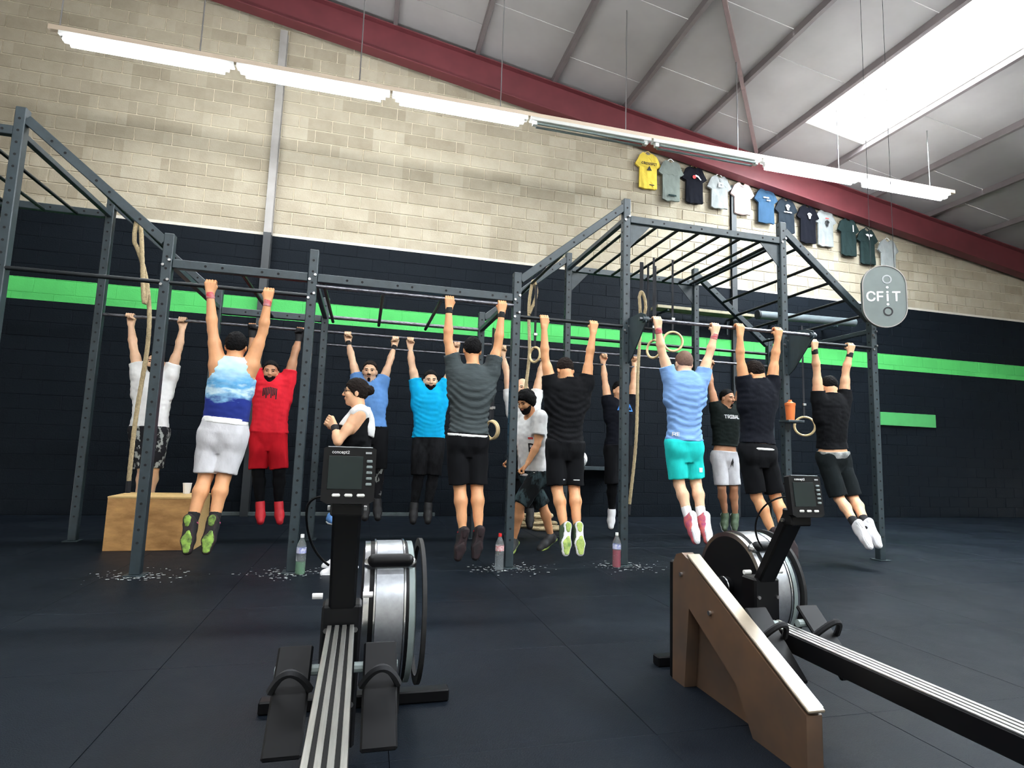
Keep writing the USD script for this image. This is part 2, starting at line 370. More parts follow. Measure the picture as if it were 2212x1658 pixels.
# roof: panels between purlins, one glazed bay in view, two unseen ones added for light
ce = thing('ceiling', kind='structure')
PX = [5.565 + 1.364 * k for k in range(-9, 9)]
glz = [(10, 3.6, 7.75), (5, -3.0, 1.4), (11, -3.0, .5)]  # first bay is seen; the others are unseen, added to let in light
sl = math.atan(.16)
Rs = trimesh.transformations.rotation_matrix(sl, [0, 1, 0])
def sloped(xa, xb, y0, y1, z0, z1, bev=.003):
    """A slab on the roof slope, z measured from the roof's underside."""
    L = (xb - xa) / math.cos(sl); m = box(0, L, y0, y1, z0, z1, bev); m.apply_transform(Rs); m.apply_translation([xa, 0, roof_z(xa)]); return m
far = []
for k in range(len(PX) - 1):
    xa, xb = max(PX[k], XL - .2), min(PX[k + 1], XR + .2)
    if xb <= xa: continue
    cuts = [YB - .2] + [YB + .5 + 1.5 * i + (.75 if k % 2 else .25) for i in range(0, 9)] + [YW + .2]
    hole = [g for g in glz if g[0] == k]
    for a, b in zip(cuts[:-1], cuts[1:]):
        segs = [(a, b)]
        for _, h0, h1 in hole:
            segs = [s for (p, q) in segs for s in (((p, min(q, h0)),) if p < h0 else ()) + (((max(p, h1), q),) if q > h1 else ())]
        for p, q in segs:
            if q - p < .02: continue
            m = sloped(xa + .004, xb - .004, p + .004, q - .004, 0, .05)
            if q > 3.0 and xa > -5: part(ce, 'roof_panel', m, 'roof', False)
            else: far.append(m)
part(ce, 'roof_panel_field', cat_(far), 'roof', False, kind='stuff')
part(ce, 'roof_deck_strip', cat_([sloped(XL, PX[6], YB, YW, .051, .09)]), 'roof', False)
for x in PX:
    if XL < x < XR: part(ce, 'purlin', bar((x, YB, roof_z(x) - .055), (x, YW, roof_z(x) - .055), .07, .11), 'purlin')
part(ce, 'wind_brace', bar((5.6, 7.45, roof_z(5.6) - .10), (6.84, 8.75, roof_z(6.84) - .10), .06, .06), 'brace')
part(ce, 'wind_brace', bar((5.6, 7.45, roof_z(5.6) - .10), (4.25, 6.05, roof_z(4.2) - .10), .06, .06), 'brace')
# red rafter: an I-beam against the wall
ra = thing('rafter', kind='structure')
L = 21.5; a0 = V(-5.4, 0, roof_z(-5.4) - .10)
for nm, z0, z1, w in (('flange', -.02, 0, .2), ('web', -.51, -.02, .012), ('flange', -.53, -.51, .2)):
    m = box(0, L, 8.9 - w / 2, 8.9 + w / 2, z0, z1, .002); m.apply_transform(Rs); m.apply_translation(a0); part(ra, nm, m, 'red_beam')
for i, (k, h0, h1) in enumerate(glz):
    w = thing(f'window_{i + 1}', kind='structure')
    xa, xb = PX[k], PX[k + 1]
    part(w, 'frame', cat_([sloped(xa + .03, xb - .03, h0, h0 + .04, -.02, .06), sloped(xa + .03, xb - .03, h1 - .04, h1, -.02, .06), sloped(xa + .03, xa + .07, h0, h1, -.02, .06), sloped(xb - .07, xb - .03, h0, h1, -.02, .06)]), 'housing')
    n = 3
    for q in range(n):
        y0, y1 = h0 + .04 + (h1 - h0 - .08) * q / n, h0 + .04 + (h1 - h0 - .08) * (q + 1) / n
        part(w, 'pane', sloped(xa + .05, xb - .05, y0 + .005, y1 - .005, .02, .03, 0), 'glass')
# steel columns on the wall
for x, lab in ((-1.58, 'steel wall column left of the lit lamps, dark below the paint line'), (6.55, 'dark steel wall column behind the pink t-shirt')):
    t = thing('steel_column', lab, 'column', (x, 9.0, 0))
    dark = x > 0; yf = 9.04 if dark else 8.975
    part(t, 'lower_shaft', cat_([box(x - .055, x + .055, yf, yf + .01, 0, 4.2, .002), box(x - .055, x + .055, 9.08, 9.09, 0, 4.2, .002), box(x - .006, x + .006, yf + .01, 9.08, 0, 4.2)]), 'col_dk')
    top = roof_z(x) - .72
    part(t, 'upper_shaft', cat_([box(x - .055, x + .055, yf, yf + .01, 4.2, top, .002), box(x - .055, x + .055, 9.08, 9.09, 4.2, top, .002), box(x - .006, x + .006, yf + .01, 9.08, 4.2, top)]), 'col_dk' if dark else 'col_up')
# lamps: three rows of trunking below the roof; the row in view has two dark luminaires, the other two are added fill
def lamp(x0, y, z, lit, label, group=None, rods=True):
    t = thing('strip_light', label, 'light', (x0 + .9, y, z), group)
    part(t, 'housing', cat_([box(x0 + .01, x0 + 1.8, y - .05, y + .05, z - .005, z + .045, .006), box(x0 + .05, x0 + .11, y - .03, y + .03, z - .06, z, .004), box(x0 + 1.69, x0 + 1.75, y - .03, y + .03, z - .06, z, .004)]), 'housing')

    for dy in (-.045, .045):
        part(t, 'tube', rod((x0 + .11, y + dy, z - .05), (x0 + 1.69, y + dy, z - .05), .03 if lit else .016, 14), 'tube' if lit else 'lamp_off')
    return t
def trunking(y, z, x0, n, lit, labels):
    t = thing('lamp_trunking', labels[0], 'lamp rail', (x0, y, z))
    part(t, 'rail', box(x0 - .1, x0 + 1.82 * n + .1, y - .03, y + .03, z + .05, z + .11, .004), 'trunk')
    for k in range(n + 1):
        x = x0 + 1.82 * k - .4 if k else x0
        part(t, 'hanger_rod', rod((x, y, z + .11), (x, y, roof_z(x) + .01), .008, 8), 'bolt')
    for k in range(n):
        lamp(x0 + 1.82 * k, y, z, lit[k], labels[1 + k])
trunking(7.0, 5.48, -3.55, 7, [1, 1, 1, 0, 0, 1, 1], ['long pale trunking of the strip lights hung along the block wall',
    'lit strip light at the far left end of the rail by the wall', 'lit strip light above the grey wall column', 'bright strip light next to the first dark one, above the cream blocks',
    'dark unlit strip light left of the yellow t-shirt', 'dark unlit strip light above the first t-shirts', 'bright strip light above the pale pink t-shirt end of the row', 'lit strip light at the right end of the rail by the wall'])
trunking(2.4, 5.42, -3.6, 7, [1] * 7, ['added unseen trunking of the fill lights over the rowing machines'] + ['added unseen fill light over the rowing machines, %s' % s for s in ('leftmost', 'second from left', 'third from left', 'fourth from left', 'third from right', 'second from right', 'rightmost')])  # unseen row, added as overhead fill for the near side
trunking(-2.4, 5.42, -3.6, 7, [1] * 7, ['added unseen trunking of the fill lights behind the viewer'] + ['added unseen fill light behind the viewer, %s' % s for s in ('leftmost', 'second from left', 'third from left', 'fourth from left', 'third from right', 'second from right', 'rightmost')])  # unseen row, added behind the camera for frontal fill

# ================================================================ pull-up rig
PXS = [-4.65, -2.79, -1.65, -.51, 1.34, 2.47, 4.34, 5.52]
TALL = {-4.65, -2.79, 2.47, 4.34}
YF, YBK = 5.17, 6.87
rig = thing('pull_up_rig', 'dark grey steel pull-up rig with sloping monkey-bar ladders across the gym', 'pull-up rig', (1.4, 6.0, 0))
for y in (YF, YBK):
    for x in PXS:
        h = 3.65 if x in TALL else 2.75
        p = part(rig, 'post', box(x - .038, x + .038, y - .038, y + .038, .008, h, .006), 'rig')
        holes = []
        for z in np.arange(.25, h - .03, .1):
            holes.append(rod((x, y - .0392, z), (x, y - .037, z), .0105, 9)); 
        for z in np.arange(.3, h - .03, .1):
            holes.append(rod((x - .0392, y, z), (x - .037, y, z), .0105, 7))
        part(p, 'hole_row', cat_(holes), 'rig_hole', False, kind='stuff')
        part(p, 'foot_plate', box(x - .07, x + .07, y - .07, y + .07, .0, .01, .002), 'rig')
def beam(a, b, m='rig', w=.06, h=.075, holes=True):
    p = part(rig, 'beam', bar(a, b, w, h, .005, side=(0, 1, 0)), m)
    if holes:
        a, b = np.asarray(a, float), np.asarray(b, float); L = np.linalg.norm(b - a); d = (b - a) / L
        hs = []
        for s in np.arange(.25, L - .15, .44):
            for e in (0, .13):
                c = a + d * (s + e); hs.append(rod(c - Y * (w / 2 + .0012), c - Y * (w / 2 - .001), .011, 9))
        part(p, 'hole_row', cat_(hs), 'rig_hole', False, kind='stuff')
for y in (YF, YBK):
    beam((-2.75, y, 3.56), (-1.68, y, 2.68)); beam((1.37, y, 2.68), (2.44, y, 3.56)); beam((4.37, y, 3.56), (5.49, y, 2.66))
    beam((-4.6, y, 3.45), (-2.83, y, 3.45)); beam((2.51, y, 3.44), (4.30, y, 3.44))
    beam((-1.61, y, 2.50), (-.55, y, 2.50))
beam((-.47, YF, 2.50), (1.30, YF, 2.50))
for x in PXS[1:]:
    z = 3.44 if x in TALL else 2.53
    part(rig, 'cross_beam', bar((x, YF + .04, z), (x, YBK - .04, z), .05, .05), 'rig')
def pbar(a, b, m='bar', r=.0175):
    p = part(rig, 'pull_up_bar', rod(a, b, r, 14), m)
    return p
for x0, x1, z in ((-2.79, -1.65, 2.335), (-1.65, -.51, 2.335), (-.51, 1.34, 2.425), (1.34, 2.47, 2.32), (4.34, 5.52, 2.33)): pbar((x0 + .03, YF - .02, z), (x1 - .03, YF - .02, z), 'rung' if z < 2.4 else 'bar')
for x0, x1 in zip(PXS[1:-1], PXS[2:]): pbar((x0 + .03, YBK, 2.355), (x1 - .03, YBK, 2.355))
for x0, x1 in ((-.51, 1.34), (1.34, 2.47), (2.47, 4.34)): pbar((x0 + .03, YBK, 2.205), (x1 - .03, YBK, 2.205), r=.013)
pbar((-.47, YBK, 2.53), (1.30, YBK, 2.53), r=.022)
pbar((2.5, YBK, 2.53), (5.5, YBK, 2.53), 'rung', r=.02)
YO = 4.80   # bar carried in front of the tall bay by two gusset plates
pbar((2.44, YO, 2.32), (4.42, YO, 2.32), 'bar')
for x in (2.47, 4.34):
    part(rig, 'gusset_plate', extrude(Polygon([(0, 2.40), (0, 1.92), (-.12, 2.0), (-.40, 2.29), (-.40, 2.36), (-.3, 2.40)]), .012, V(x + .02, YF, 0), Y, Z), 'rig')
    part(rig, 'bar_clamp', rod((x, YO, 2.32), (x + .06, YO, 2.32), .032, 14), 'rig')
def rung(x, z, r=.017): part(rig, 'rung', rod((x, YF + .02, z), (x, YBK - .02, z), r, 12), 'rung')
for x in (2.58, 2.83, 3.08, 3.33, 3.58, 3.83, 4.08, 4.25): rung(x, 3.415)
for x in (4.55, 4.77, 4.98, 5.2, 5.41): rung(x, 3.56 - .80 * (x - 4.37) - .03)
for x in (-.42, .1, .65): rung(x, 2.475)
rung(-1.08, 2.475); rung(1.83, 3.03); 
for x in (-2.2, -2.55): rung(x, 2.68 + .82 * (-1.68 - x))
for x in (-3.1, -3.4, -3.7): rung(x, 3.42)
# triangular web plates in the corners under the flat ladder
for x, s in ((2.47, 1), (4.34, -1)):
    for y in (YF, YBK):
        part(rig, 'corner_plate', extrude(Polygon([(0, 0), (.24, 0), (0, -.26)]), .008, V(x + s * .038, y + (.004 if s > 0 else -.004), 3.40), X * s, Z), 'rig')
for x in PXS[2:]:
    for y in (YF,):
        for z in ((2.5, 2.335) if x not in TALL else (3.44, 2.30)):
            [part(rig, 'bolt_head', rod((x + q, y - .04, z + q), (x + q, y - .052, z + q), .012, 6), 'bolt') for q in (-.022, .022)]
# platform bracket with an orange shaker on the right tall post
part(rig, 'cup_bracket', box(4.22, 4.42, 4.98, 5.13, 1.435, 1.46, .004), 'rig')

# ================================================================ people: signed-distance bodies meshed by surface nets
class Field:
    def __init__(s, ax): s.x, s.y, s.z = [np.asarray(a, np.float32) for a in ax]; s.F = np.full((len(s.x), len(s.y), len(s.z)), 1.0, np.float32)
    def add(s, prim, k=.02, pad=.05, off=0.0):
        fn, lo, hi = prim; pd = pad + k + abs(off); sl = []
        for a, l, h in zip((s.x, s.y, s.z), lo, hi):
            i, j = np.searchsorted(a, l - pd), np.searchsorted(a, h + pd)
            if j - i < 1: return
            sl.append(slice(i, j))
        d = fn(s.x[sl[0]][:, None, None], s.y[sl[1]][None, :, None], s.z[sl[2]][None, None, :]) - off
        f = s.F[tuple(sl)]
        if k > 0:
            h = np.clip(.5 + .5 * (f - d) / k, 0, 1); s.F[tuple(sl)] = f + (d - f) * h - k * h * (1 - h)
        else: s.F[tuple(sl)] = np.minimum(f, d)
    def carve(s, fn): s.F = np.maximum(s.F, fn(s.x[:, None, None], s.y[None, :, None], s.z[None, None, :])).astype(np.float32)
    def mesh(s):
        F = s.F; ins = F < 0; n = F.shape
        c = np.zeros((n[0] - 1, n[1] - 1, n[2] - 1), np.int8)
        for i, j, k in np.ndindex(2, 2, 2): c += ins[i:n[0] - 1 + i, j:n[1] - 1 + j, k:n[2] - 1 + k]
        cell = np.argwhere((c > 0) & (c < 8)); idx = np.full(c.shape, -1, np.int64); idx[tuple(cell.T)] = np.arange(len(cell))
        A = (s.x, s.y, s.z); acc = np.zeros((len(cell), 3)); cnt = np.zeros(len(cell))
        for ax in range(3):
            o1, o2 = [a for a in range(3) if a != ax]
            for p, q in ((0, 0), (0, 1), (1, 0), (1, 1)):
                a = cell.copy(); a[:, o1] += p; a[:, o2] += q; b = a.copy(); b[:, ax] += 1
                fa, fb = F[tuple(a.T)], F[tuple(b.T)]; m = (fa < 0) != (fb < 0)
                t = np.where(m, fa / np.where(m, fa - fb, 1), 0)
                P = np.stack([A[i][a[:, i]] for i in range(3)], 1).astype(float); P[:, ax] += t * (A[ax][b[:, ax]] - A[ax][a[:, ax]])
                acc += P * m[:, None]; cnt += m
        v = acc / np.maximum(cnt, 1)[:, None]; faces = []
        for ax in range(3):
            o1, o2 = [(1, 2), (2, 0), (0, 1)][ax]
            a = [slice(None)] * 3; b = [slice(None)] * 3; a[ax] = slice(0, -1); b[ax] = slice(1, None)
            e = np.argwhere(ins[tuple(a)] != ins[tuple(b)]); e = e[(e[:, o1] > 0) & (e[:, o2] > 0) & (e[:, o1] < n[o1] - 1) & (e[:, o2] < n[o2] - 1)]
            def ci(d1, d2):
                q = e.copy(); q[:, o1] -= d1; q[:, o2] -= d2; return idx[tuple(q.T)]
            q = np.stack([ci(1, 1), ci(0, 1), ci(0, 0), ci(1, 0)], 1); fl_ = ~ins[tuple(e.T)]; q[fl_] = q[fl_][:, ::-1]
            faces.append(q)
        q = np.vstack(faces)
        return trimesh.Trimesh(v, np.vstack([q[:, [0, 1, 2]], q[:, [0, 2, 3]]]), process=False)

def rc(a, b, ra, rb):
    a, b = np.asarray(a, float), np.asarray(b, float); ab = b - a; L2 = max(float(ab @ ab), 1e-9); R = max(ra, rb)
    def fn(x, y, z):
        t = np.clip(((x - a[0]) * ab[0] + (y - a[1]) * ab[1] + (z - a[2]) * ab[2]) / L2, 0, 1)
        return np.sqrt((x - a[0] - t * ab[0]) ** 2 + (y - a[1] - t * ab[1]) ** 2 + (z - a[2] - t * ab[2]) ** 2) - (ra + (rb - ra) * t)
    return fn, np.minimum(a, b) - R, np.maximum(a, b) + R
def ell(c, axes, rad):
    c = np.asarray(c, float); A = [np.asarray(a, float) for a in axes]; R = max(rad)
    def fn(x, y, z):
        q = [(x - c[0]) * a[0] + (y - c[1]) * a[1] + (z - c[2]) * a[2] for a in A]
        k0 = np.sqrt(sum((q[i] / rad[i]) ** 2 for i in range(3))) + 1e-9; k1 = np.sqrt(sum((q[i] / rad[i] ** 2) ** 2 for i in range(3))) + 1e-9
        return k0 * (k0 - 1) / k1
    return fn, c - R, c + R
def loft(c0, c1, r, f, sec, n=2.3):
    c0, c1 = np.asarray(c0, float), np.asarray(c1, float); u = c1 - c0; L = np.linalg.norm(u); u = u / L
    f = f - u * np.dot(f, u); f = f / np.linalg.norm(f); r2 = np.cross(f, u); r = r2 if np.dot(r2, r) > 0 else -r2
    sec = np.array(sec, float); W = sec[:, 1:3].max() + .05
    pts = [c0 + u * L * t for t in (sec[0, 0], sec[-1, 0])]
    def fn(x, y, z):
        qx, qy, qz = x - c0[0], y - c0[1], z - c0[2]
        s_ = (qx * u[0] + qy * u[1] + qz * u[2]) / L; a = qx * r[0] + qy * r[1] + qz * r[2]; b = qx * f[0] + qy * f[1] + qz * f[2]
        hw, hd, fo = (np.interp(s_, sec[:, 0], sec[:, i]) for i in (1, 2, 3))
        k = ((np.abs(a) / hw) ** n + (np.abs(b - fo) / hd) ** n) ** (1 / n)
        return np.maximum(np.maximum((k - 1) * np.minimum(hw, hd), (s_ - sec[-1, 0]) * L), (sec[0, 0] - s_) * L)
    return fn, np.minimum(*pts) - W, np.maximum(*pts) + W
def half(p, n):
    """Positive beyond the plane through p with outward normal n."""
    p, n = np.asarray(p, float), np.asarray(n, float) / np.linalg.norm(n)
    return lambda x, y, z: (x - p[0]) * n[0] + (y - p[1]) * n[1] + (z - p[2]) * n[2]
def axis_(lo, hi, fine, hf, hc):
    out = [lo]
    while out[-1] < hi: out.append(out[-1] + (hf if any(a <= out[-1] <= b for a, b in fine) else hc))
    return out
def grid(prims, h, pad=.03):
    lo = np.min([p[1] for p in prims], 0) - pad; hi = np.max([p[2] for p in prims], 0) + pad
    return Field([np.arange(lo[i], hi[i] + h, h) for i in range(3)])
def solid(prims, h, k=.02, off=0.0, cuts=()):
    g = grid(prims, h, .03 + off)
    for p in prims: g.add(p, k, off=off)
    for c in cuts: g.carve(c)
    return g.mesh()
def clip(prim, *planes):
    fn, lo, hi = prim
    return (lambda x, y, z: np.maximum.reduce([np.broadcast_arrays(fn(x, y, z), *[pl(x, y, z) for pl in planes])][0])), lo, hi
unit = lambda v: np.asarray(v, float) / np.linalg.norm(v)

def hand_prims(G, e, f, b, inner, br=.0175):
    """A fist closed round a bar: G on the bar's axis, b along the bar, f towards the side the fingers point, inner = +-1 side of the thumb along b."""
    G = np.asarray(G, float); dn = unit(np.asarray(e) - G); dn = unit(dn - b * np.dot(dn, b) * .4); upv = -unit(dn - f * np.dot(dn, f) - b * np.dot(dn, b))
    W = G + dn * .088 - f * .022; R = br + .0105; P = []
    for i, o in enumerate((-.034, -.0115, .0115, .032)):
        o2 = o * -inner   # index finger next to the thumb
        rad = (.0098, .0102, .0100, .0086)[i]
        kb = G + b * o2 - f * (R + .004) - upv * .004
        P.append((rc(W + b * o2 * .55, kb, .0165, .0135), .012))
        ang = [172, 118, 62, 5, -42 if i < 3 else -15]
        arc = [G + b * (o2 * (1.0 - .03 * j)) + R * (math.cos(math.radians(t)) * f + math.sin(math.radians(t)) * upv) for j, t in enumerate(ang)]
        for j in range(len(arc) - 1): P.append((rc(arc[j], arc[j + 1], rad, rad * (.97 if j < 3 else .85)), .004))
    th = [W + b * inner * .018 + dn * -.012, G + b * inner * .046 - f * .012 - upv * .024, G + b * inner * .040 + f * .016 - upv * .022, G + b * inner * .016 + f * .030 - upv * .012]
    for j in range(3): P.append((rc(th[j], th[j + 1], (.016, .0115, .0105)[j], (.012, .0105, .009)[j]), .006))
    return P, W

MALE = [(-.10, .10, .075, -.01), (.0, .150, .105, -.01), (.12, .162, .112, -.012), (.30, .143, .100, .0), (.50, .152, .108, .0), (.72, .182, .118, .0), (.86, .172, .105, -.005), (.96, .105, .078, -.01), (1.03, .060, .058, -.01)]

def person(key, label, J, face=0, skin_m='skin1', build=1.0, head=(0, 0, 0), hair='short', hair_m='hair_blk', beard=None, shirt=None, shirt_m='c_black', hem=.18, sleeve=.48, loose=.016,
           shorts_m='c_black', shorts_to=.85, waist=.24, leg_m=None, leg_to=None, shoe=('shoe_blk', 'sole_blk'), sock=None, bands=None, r=None, f=None, hand_b=None, br=.0175, glove=None, prints=(), extra=None, sec=None, face_detail=True, waistband=None, belly=1.0, collar=None, folds=0.0):
    """One figure: a continuous body with its hands and head, and its clothes, hair and shoes as parts."""
    if r is None: r = X; f = Y if face == 0 else -Y
    g, e, s, k, a, t = [[np.asarray(p, float) for p in J[n]] for n in 'geskat']
    hc, hip = np.asarray(J['head'], float), np.asarray(J['hip'], float)
    mid = (s[0] + s[1]) / 2
    base = (hip[0], hip[1], 0)
    T = thing('person', label, 'person', base)
    # spine: crotch to neck base
    u = unit(mid - hip); nb = mid + u * .03; cr = hip - u * .06
    S_ = [(q[0], q[1] * build, q[2] * build * (belly if .05 < q[0] < .6 else 1), q[3]) for q in (sec or MALE)]
    if face == 0 or True:
        wsh = np.linalg.norm(s[0] - s[1]) / 2
        S_ = [(q[0], min(q[1], wsh + .022) if q[0] > .65 else q[1], q[2], q[3]) for q in S_]
    tor = loft(cr, nb, r, f, S_)
    hy, hp, hr = head   # yaw to +r, pitch up, roll towards +r
    fd = f * math.cos(hp) * math.cos(hy) + r * math.sin(hy) * math.cos(hp) + Z * math.sin(hp); fd = unit(fd)
    hu = Z - fd * fd[2]; hu = unit(hu); hrr = np.cross(fd, hu); hrr = hrr if np.dot(hrr, r) > 0 else -hrr
    hu, hrr = hu * math.cos(hr) + hrr * math.sin(hr), hrr * math.cos(hr) - hu * math.sin(hr)
    B = []   # (prim, k)
    B.append((tor, .02))
    hj = [hip - r * .092 - u * .01, hip + r * .092 - u * .01]
    armr = .046 * build
    bs = hand_b or [X, X]
    arms, W, HP = [], [], []
    for i in (0, 1):
        sg = 1 if i == 0 else -1
        inner = sg * (1 if np.dot(bs[i], r) >= 0 else -1)
        P, w = hand_prims(g[i], e[i], f if hand_b is None else J['hf'][i], bs[i], inner, br); HP.append(P); W.append(w)
        inn = mid + (s[i] - mid) * .45 - u * .05
        B.append((rc(inn, s[i], .07 * build, .062 * build), .045))
        B.append((rc(s[i], s[i] + (e[i] - s[i]) * .35, .060 * build, .052 * build), .03))
        B.append((rc(s[i] + (e[i] - s[i]) * .2, s[i] + (e[i] - s[i]) * .62, .050 * build, .047 * build), .02))
        B.append((rc(s[i] + (e[i] - s[i]) * .55, e[i], .045 * build, .037 * build), .02))
        fm = e[i] + (W[i] - e[i]) * .3
        B.append((rc(e[i], fm, .038 * build, .0415 * build), .015)); B.append((rc(fm, W[i], .041 * build, .0265), .015))
        B.append((rc(s[i] - u * .02, mid + (s[i] - mid) * .95 - u * .22, .05 * build, .045 * build), .05))   # lat
        B.append((rc(nb - u * .02 + r * (-.03 if i == 0 else .03), s[i] + (mid - s[i]) * .25 - u * .045, .042, .042), .03))   # trapezius
        # legs
        d = k[i] - hj[i]; bk = -f * .012
        B.append((rc(hj[i], hj[i] + d * .45, .086 * build, .078 * build), .03)); B.append((rc(hj[i] + d * .4, k[i], .078 * build, .054 * build), .02))
        B.append((ell(hip + (hj[i] - hip) * .95 - f * .045 - u * .03, [r, f, u], (.085, .075, .095)), .03))
        q = a[i] - k[i]; cm = k[i] + q * .32 + bk
        B.append((rc(k[i], cm, .051 * build, .057 * build), .02)); B.append((rc(cm, k[i] + q * .72, .056 * build, .039 * build), .02)); B.append((rc(k[i] + q * .65, a[i], .040 * build, .034), .02))
        ax = unit(t[i] - a[i]); 
        nq = -u * .6 - f * .8; nq = unit(nq - ax * np.dot(nq, ax))
        B.append((rc(a[i], a[i] + ax * .13 + nq * .03, .031, .022), .015))
    neck_a, neck_b = nb - u * .03, hc - hu * .05 - fd * .02
    B.append((rc(neck_a, neck_b, .060, .055), .03))
    HD = [(ell(hc + hu * .028 - fd * .008, [hrr, fd, hu], (.074, .093, .092)), .03), (ell(hc - hu * .045 + fd * .022, [hrr, fd, hu], (.056, .064, .068)), .035), (ell(hc - hu * .092 + fd * .055, [hrr, fd, hu], (.026, .024, .022)), .02)]
    for sg in (-1, 1):
        HD.append((ell(hc + hrr * sg * .077 - fd * .008 - hu * .008, [hrr, fd, hu], (.011, .019, .031)), .006))
        HD.append((ell(hc + hrr * sg * .037 + fd * .066 - hu * .022, [hrr, fd, hu], (.026, .022, .026)), .02))
        HD.append((rc(hc + hrr * sg * .012 + fd * .083 + hu * .024, hc + hrr * sg * .046 + fd * .074 + hu * .026, .011, .010), .012))
    HD.append((rc(hc + fd * .086 + hu * .016, hc + fd * .103 - hu * .022, .009, .0135), .008))
    for sg in (-1, 1): HD.append((rc(hc + fd * .09 - hu * .026 + hrr * sg * .012, hc + fd * .088 - hu * .024 + hrr * sg * .016, .008, .007), .006))
    HD.append((ell(hc + fd * .080 - hu * .056, [hrr, fd, hu], (.024, .014, .013)), .01))
    allp = [p for p, _ in B + HD] + [p for P in HP for p, _ in P]
    lo = np.min([p[1] for p in allp], 0) - .03; hi = np.max([p[2] for p in allp], 0) + .03
    fine = [[(w - .06, w + .06)] for w in ()]
    fx = [(min(G_[j] for G_ in ([p[1] for p, _ in P])), max(G_[j] for G_ in ([p[2] for p, _ in P]))) for P in HP for j in (0, 1, 2)]
    hfine = [(hc[j] - .125, hc[j] + .145) for j in range(3)] if face_detail else []
    ax = []
    for j in range(3):
        fr = [fx[j], fx[3 + j]] + ([hfine[j]] if hfine else [])
        ax.append(axis_(lo[j], hi[j], fr, (.0052 if j else .0048) * (1.12 if face_detail else 1), .0128 if face_detail else .0112))
    G_ = Field(ax)
    for p, kk in B: G_.add(p, kk)
    for p, kk in HD: G_.add(p, kk, pad=.03)
    for P in HP:
        for p, kk in P: G_.add(p, kk, pad=.02)
    part(T, 'body', G_.mesh(), skin_m, True)
    # ---- face
    if face_detail:
        for sg in (-1, 1):
            ec = hc + hrr * sg * .031 + fd * .078 + hu * .008
            part(T, 'eye', solid([ell(ec, [hrr, fd, hu], (.0135, .011, .0075))], .004), 'eye', True)
            part(T, 'eyebrow', solid([rc(ec + hu * .019 - hrr * sg * .014 + fd * .011, ec + hu * .021 + hrr * sg * .016 + fd * .002, .0055, .0045)], .0035), 'hair_blk', True)
        part(T, 'mouth', solid([ell(hc + fd * .089 - hu * .055, [hrr, fd, hu], (.023, .008, .007))], .004), 'lip', True)
    if hair:
        off = {'short': .0095, 'shaved': .006, 'full': .026, 'bun': .014}[hair]
        cut = half(hc + fd * .074 + hu * .084, unit(fd * .140 - hu * .150))
        if hair in ('full', 'bun'): cut = half(hc + fd * .085 + hu * .055, unit(fd * .150 - hu * .130))
        Hs = [ell(hc + hu * .030 - fd * .010, [hrr, fd, hu], (.0745 + off, .093 + off, .092 + off))]
        pr = [clip(Hs[0], cut)]
        if hair == 'bun': pr.append(ell(hc - fd * .115 + hu * .03, [hrr, fd, hu], (.045, .042, .045)))
        gh = grid(pr, .006)
        for p in pr: gh.add(p, .012)
        P3 = np.stack(np.broadcast_arrays(gh.x[:, None, None], gh.y[None, :, None], gh.z[None, None, :]), -1)
        gh.F += (.014 if hair == 'full' else .003 if hair == 'shaved' else .009) * (meshkit.noise(P3 * (38 if hair == 'full' else 70), 3) - .5).astype(np.float32)
        part(T, 'hair', gh.mesh(), hair_m, True)
    if beard:
        o = .009 if beard == 'full' else .005
        bp = [clip(ell(hc - hu * .048 + fd * .022, [hrr, fd, hu], (.059 + o, .066 + o, .070 + o)), half(hc - hu * .030 + fd * .02, hu + fd * .25), half(hc + fd * .0, -fd - hu * .3))]
        if beard == 'goatee': bp = [rc(hc - hu * .088 + fd * .078, hc - hu * .10 + fd * .06, .017, .02), rc(hc + fd * .098 - hu * .04 - hrr * .018, hc + fd * .098 - hu * .04 + hrr * .018, .006, .006)]
        else: bp.append(ell(hc - hu * .095 + fd * .058, [hrr, fd, hu], (.034, .034, .026)))
        gb = grid(bp, .0055)
        for p in bp: gb.add(p, .01)
        if beard == 'full': gb.carve(lambda x, y, z, q=ell(hc + fd * .10 - hu * .055, [hrr, fd, hu], (.022, .03, .008)): -q[0](x, y, z))
        part(T, 'beard', gb.mesh(), 'beard', True)
    # ---- clothes
    def noisy(g_, amp, fr, seed, ax_=(1, 1, 1)):
        P3 = np.stack(np.broadcast_arrays(g_.x[:, None, None], g_.y[None, :, None], g_.z[None, None, :]), -1) * np.array(ax_)
        g_.F += (amp * (meshkit.noise(P3 * fr, seed) - .5)).astype(np.float32)
    H = .0105 if face_detail else .0095
    shirt_mesh = None
    if shirt:
        st = [(q[0], q[1], q[2], q[3]) for q in S_ if q[0] >= hem]
        ih = lambda i: float(np.interp(hem, [q[0] for q in S_], [q[i] for q in S_]))
        st = [(hem, ih(1) + loose * .7, ih(2) + loose * .5, ih(3))] + [(q[0], q[1] + (loose * .6 if q[0] < .6 else 0), q[2], q[3]) for q in st]
        pr = [(loft(cr, nb, r, f, st), .02)]
        for i in (0, 1):
            inn = mid + (s[i] - mid) * .45 - u * .05
            pr.append((rc(inn, s[i], .07 * build, .062 * build), .045))
            pr.append((rc(s[i] - u * .02, mid + (s[i] - mid) * .95 - u * .22, .05 * build, .045 * build), .05))
            pr.append((rc(nb - u * .02 + r * (-.03 if i == 0 else .03), s[i] + (mid - s[i]) * .25 - u * .045, .042, .042), .03))
            if shirt == 'tee':
                dd = e[i] - s[i]; end = s[i] + dd * sleeve
                pr.append((clip(rc(s[i] - dd * .05, s[i] + dd * (sleeve + .15), .064 * build, .064 * build), half(end, dd)), .03))
        gs = grid([p for p, _ in pr], H, .05)
        for p, kk in pr: gs.add(p, kk, off=.011, pad=.06)
